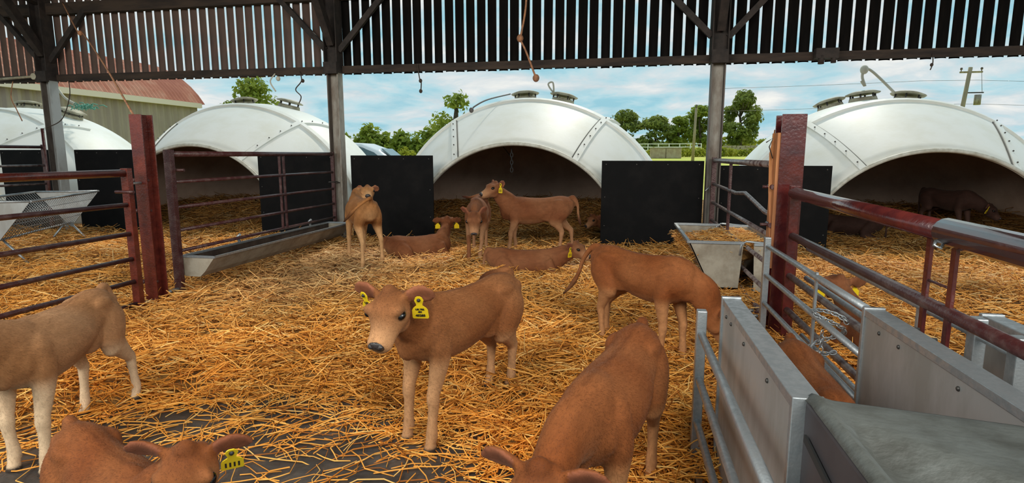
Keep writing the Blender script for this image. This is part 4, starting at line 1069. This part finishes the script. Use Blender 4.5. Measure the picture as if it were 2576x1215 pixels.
    tp = [Vector(p) for p in tl]; put(near(tp[-1], .085) * 1.0, dark * .4); put(near(tp[-2], .07) * .7, dark)
    a = me.attributes.new('Col', 'FLOAT_COLOR', 'POINT'); a.data.foreach_set('color', np.concatenate([C, np.ones((n, 1))], 1).astype(np.float32).ravel())
    me.materials.append(M['coat'])
    root = link('calf', me, None, (x, y, z0 - (.085 if lying else 0)), hd); root.scale = (s, s, s); tag(root, label, 'calf', group or 'calves in the barn')
    if lean: root.rotation_euler = (0, lean, hd)
    for sd in (-1, 1):
        e = MB(); e.ell((0, 0, 0), (.0205 * HS, .0160 * HS, .0135 * HS), 16, 10); em = e.mesh('eye', M['eye']); hm = Matrix((f, sdv, u)).transposed().to_4x4(); hm.translation = hpnt(.089, -.006, sd * .0695); em.transform(hm); link('eye', em, root)
    hm = Matrix((f, sdv, u)).transposed().to_4x4()
    e = MB(); e.ell((0, 0, 0), (.016 * HS, .034 * HS, .027 * HS), 16, 10)
    for sd in (-1, 1): e.ell((.006 * HS, sd * .020 * HS, .008 * HS), (.0115 * HS, .012 * HS, .011 * HS), 10, 8)
    nm_ = e.mesh('nose', M['nose_skin']); hm.translation = hpnt(.2085, -.041); nm_.transform(hm); link('nose', nm_, root)
    for sd, txt in tags:
        o0, ax, nrm, L_ = ears[0 if sd < 0 else 1]
        ear_tag(root, o0 + ax * L_ * .50 + nrm * .012 + Vector((0, 0, -.022 if not lying else -.04)), ax, nrm, 1.40, txt, small=txt is None)
    if fur:
        tri = np.empty((len(me.loop_triangles) or 0, 3), np.int32); me.calc_loop_triangles(); nt_ = len(me.loop_triangles)
        tri = np.empty(nt_ * 3, np.int32); me.loop_triangles.foreach_get('vertices', tri); tri = tri.reshape(-1, 3)
        ar = np.linalg.norm(np.cross(co[tri[:, 1]] - co[tri[:, 0]], co[tri[:, 2]] - co[tri[:, 0]]), axis=1)
        k = rng.choice(nt_, fur, p=(ar := ar * (C[tri[:, 0]].sum(1) > .06) * (1 - .9 * earm[tri[:, 0]])) / ar.sum()); w = rng.dirichlet((1, 1, 1), fur)
        P_ = (co[tri[k]] * w[:, :, None]).sum(1); N_ = (nv[tri[k]] * w[:, :, None]).sum(1); N_ /= np.linalg.norm(N_, axis=1, keepdims=True) + 1e-9; cc = (C[tri[k]] * w[:, :, None]).sum(1)
        comb = np.where((P_[:, 0] > .42)[:, None], -np.array(f) * .6 + np.array([0, 0, -.5]), np.array([-.75, 0, -.55]))
        comb = comb + rng.normal(0, .28, (fur, 3)); comb = comb - N_ * (comb * N_).sum(1, keepdims=True); comb /= np.linalg.norm(comb, axis=1, keepdims=True) + 1e-9
        ln = (rng.uniform(.006, .014, fur) * np.where(P_[:, 0] > .44, .6, 1))[:, None]; sdx = np.cross(N_, comb) * rng.uniform(.00045, .0008, fur)[:, None]
        tip = P_ + comb * ln + N_ * ln * rng.uniform(.08, .34, fur)[:, None]
        Vv = np.stack([P_ - sdx, P_ + sdx, tip], 1).reshape(-1, 3); Q = np.arange(3 * fur).reshape(-1, 3)
        cc = cc * rng.uniform(.62, 1.12, (fur, 1)); o = link('fur', mesh_np('fur', Vv, Q, np.repeat(np.clip(cc, 0, 1), 3, 0), M['fur_strand'], False), root); o['kind'] = 'stuff'
    return root

TXT = [('UK', .013, .024), ('40285', .0175, .050)]
TXR = [('UK 702', .0085, .030), ('401', .0085, .040), ('40285', .012, .054)]
# the calf in the middle
calf('tan calf standing in the middle foreground, face to the left, two yellow tags', -.83, 2.86, -115, 1.03, 'tan', head=(.52, .085, .80), hyaw=18, hpitch=-43, tags=((-1, TXT), (1, TXR)), tail=[(-.470, -.01, .715), (-.45, -.035, .728), (-.40, -.06, .722), (-.35, -.085, .708), (-.30, -.10, .690)], feet=dict(FL=(.02, .0), FR=(.0, -.02), HL=(-.02, -.03), HR=(.02, .01)), vox=.0085, fur=60000, ear_up=.05, pale_legs=.35, seed=1)
calf('pale tan calf at the left edge with cream legs and belly', -2.74, 2.28, -72, .98, 'light', head=(.62, -.05, .80), hpitch=-50, tail=[(-.48, 0, .72), (-.52, .01, .64), (-.525, .02, .52), (-.52, .02, .42), (-.515, .02, .33)], feet=dict(FL=(.03, .02), FR=(-.03, 0), HL=(-.14, .02), HR=(.02, -.02)), vox=.009, fur=50000, pale_legs=.9, seed=2)
calf('red-brown calf at the bottom left, head raised in front of its body, tagged ear', -1.50, 1.40, -25, .85, 'red', head=(.45, .05, .86), hyaw=-45, hpitch=-52, tags=((1, None),), vox=.0095, fur=40000, z=-.07, ear_up=.05, seed=3, pale_legs=.4)
calf('red-brown calf standing in the race, rump toward the hurdle', .765, 2.32, -92, .90, 'red', head=(.55, 0, .62), hpitch=-50, z=-.02, vox=.0105, fur=25000, seed=4)
calf('red-brown calf at the bottom centre seen from above, back toward the camera', -.01, 2.10, -105, 1.0, 'red', head=(.66, -.01, .60), hpitch=-48, vox=.009, fur=50000, z=0.0, ear_up=-.10, seed=5, pale_legs=.5, neck_mid=(.48, -.01, .60))
calf('brown calf grazing with lowered head behind the race gate, tail swung out', .17, 3.92, -42, .95, 'red', head=(.50, .14, .40), hyaw=55, hpitch=-58, tags=((1, None),), tail=[(-.50, -.01, .70), (-.57, -.04, .60), (-.60, -.06, .49), (-.65, -.08, .39), (-.73, -.11, .29)], feet=dict(FL=(.02, 0), FR=(-.05, 0), HL=(-.05, 0), HR=(.06, 0)), vox=.0105, fur=26000, seed=6, pale_legs=.25, neck_mid=(.44, .07, .50))
calf('orange-tan calf seen from behind, looking back over its rump', -3.05, 6.42, 128, 1.05, 'orange', head=(.46, -.19, .785), HS=1.0, hyaw=167, hpitch=-10, ear_back=.9, tail=[(-.48, 0, .74), (-.52, .06, .72), (-.53, .16, .65), (-.52, .24, .57), (-.50, .30, .50)], feet=dict(FL=(.0, .02), FR=(0, 0), HL=(-.06, .02), HR=(.05, -.06)), vox=.0125, fur=14000, seed=7, neck_mid=(.47, -.07, .70))
calf('brown calf lying in front of the left black panel, facing away', -2.47, 6.85, 38, .95, 'brown', head=(.42, .10, .56), hyaw=68, hpitch=-5, lying=True, tags=((-1, None), (1, None)), vox=.0125, fur=10000, seed=8, ear_back=.0)
calf('reddish calf walking toward the camera with its head low', -1.74, 6.92, -80, 1.0, 'brown', head=(.58, .0, .585), hyaw=2, hpitch=-66, tail=[(-.48, 0, .72), (-.50, -.07, .70), (-.51, -.14, .685), (-.51, -.20, .69), (-.51, -.25, .70)], feet=dict(FL=(.04, -.03), FR=(.14, 0)), vox=.0125, fur=14000, seed=9, ear_up=.75, pale_legs=.1)
calf('tan calf standing sideways before the middle igloo, head up, facing left', -1.10, 7.38, -172, 1.05, 'brown', head=(.455, .06, .87), hyaw=30, hpitch=-18, tags=((1, None),), tail=[(-.48, 0, .72), (-.53, 0, .64), (-.54, .0, .52), (-.56, .0, .42), (-.58, .0, .36)], feet=dict(FL=(.03, 0), FR=(-.04, 0), HL=(.06, 0), HR=(-.10, 0)), vox=.0125, fur=14000, seed=10, ear_up=.25, pale_legs=.45)
calf('brown calf lying in the straw behind the middle calf, facing right', -1.00, 6.22, 6, .94, 'brown', head=(.54, -.02, .45), hyaw=-24, hpitch=-22, lying=True, tags=((-1, None),), vox=.0125, fur=10000, seed=11)
calf('brown calf lying beyond the race hurdles, two yellow tags', 1.66, 3.92, 96, .98, 'brown', head=(.52, .03, .53), hyaw=8, hpitch=-8, lying=True, tags=((-1, None), (1, None)), vox=.012, fur=10000, seed=12, ear_back=.0)
calf('dark calf standing in the right igloo with lowered head', 4.86, 9.75, -66, .94, 'dark', head=(.54, .10, .50), hyaw=35, hpitch=-40, tags=((-1, None),), vox=.014, seed=13, z=.25)
calf('dark calf lying at the left inside the right igloo', 3.45, 9.55, 168, .92, 'dark', head=(.52, .04, .42), hyaw=40, hpitch=-20, lying=True, tags=((1, None),), vox=.014, seed=14)
calf('dark calf half hidden behind the right black panel, in the middle igloo', .10, 8.95, 185, .92, 'brown', head=(.52, 0, .42), hyaw=30, hpitch=-30, lying=True, vox=.014, seed=15)
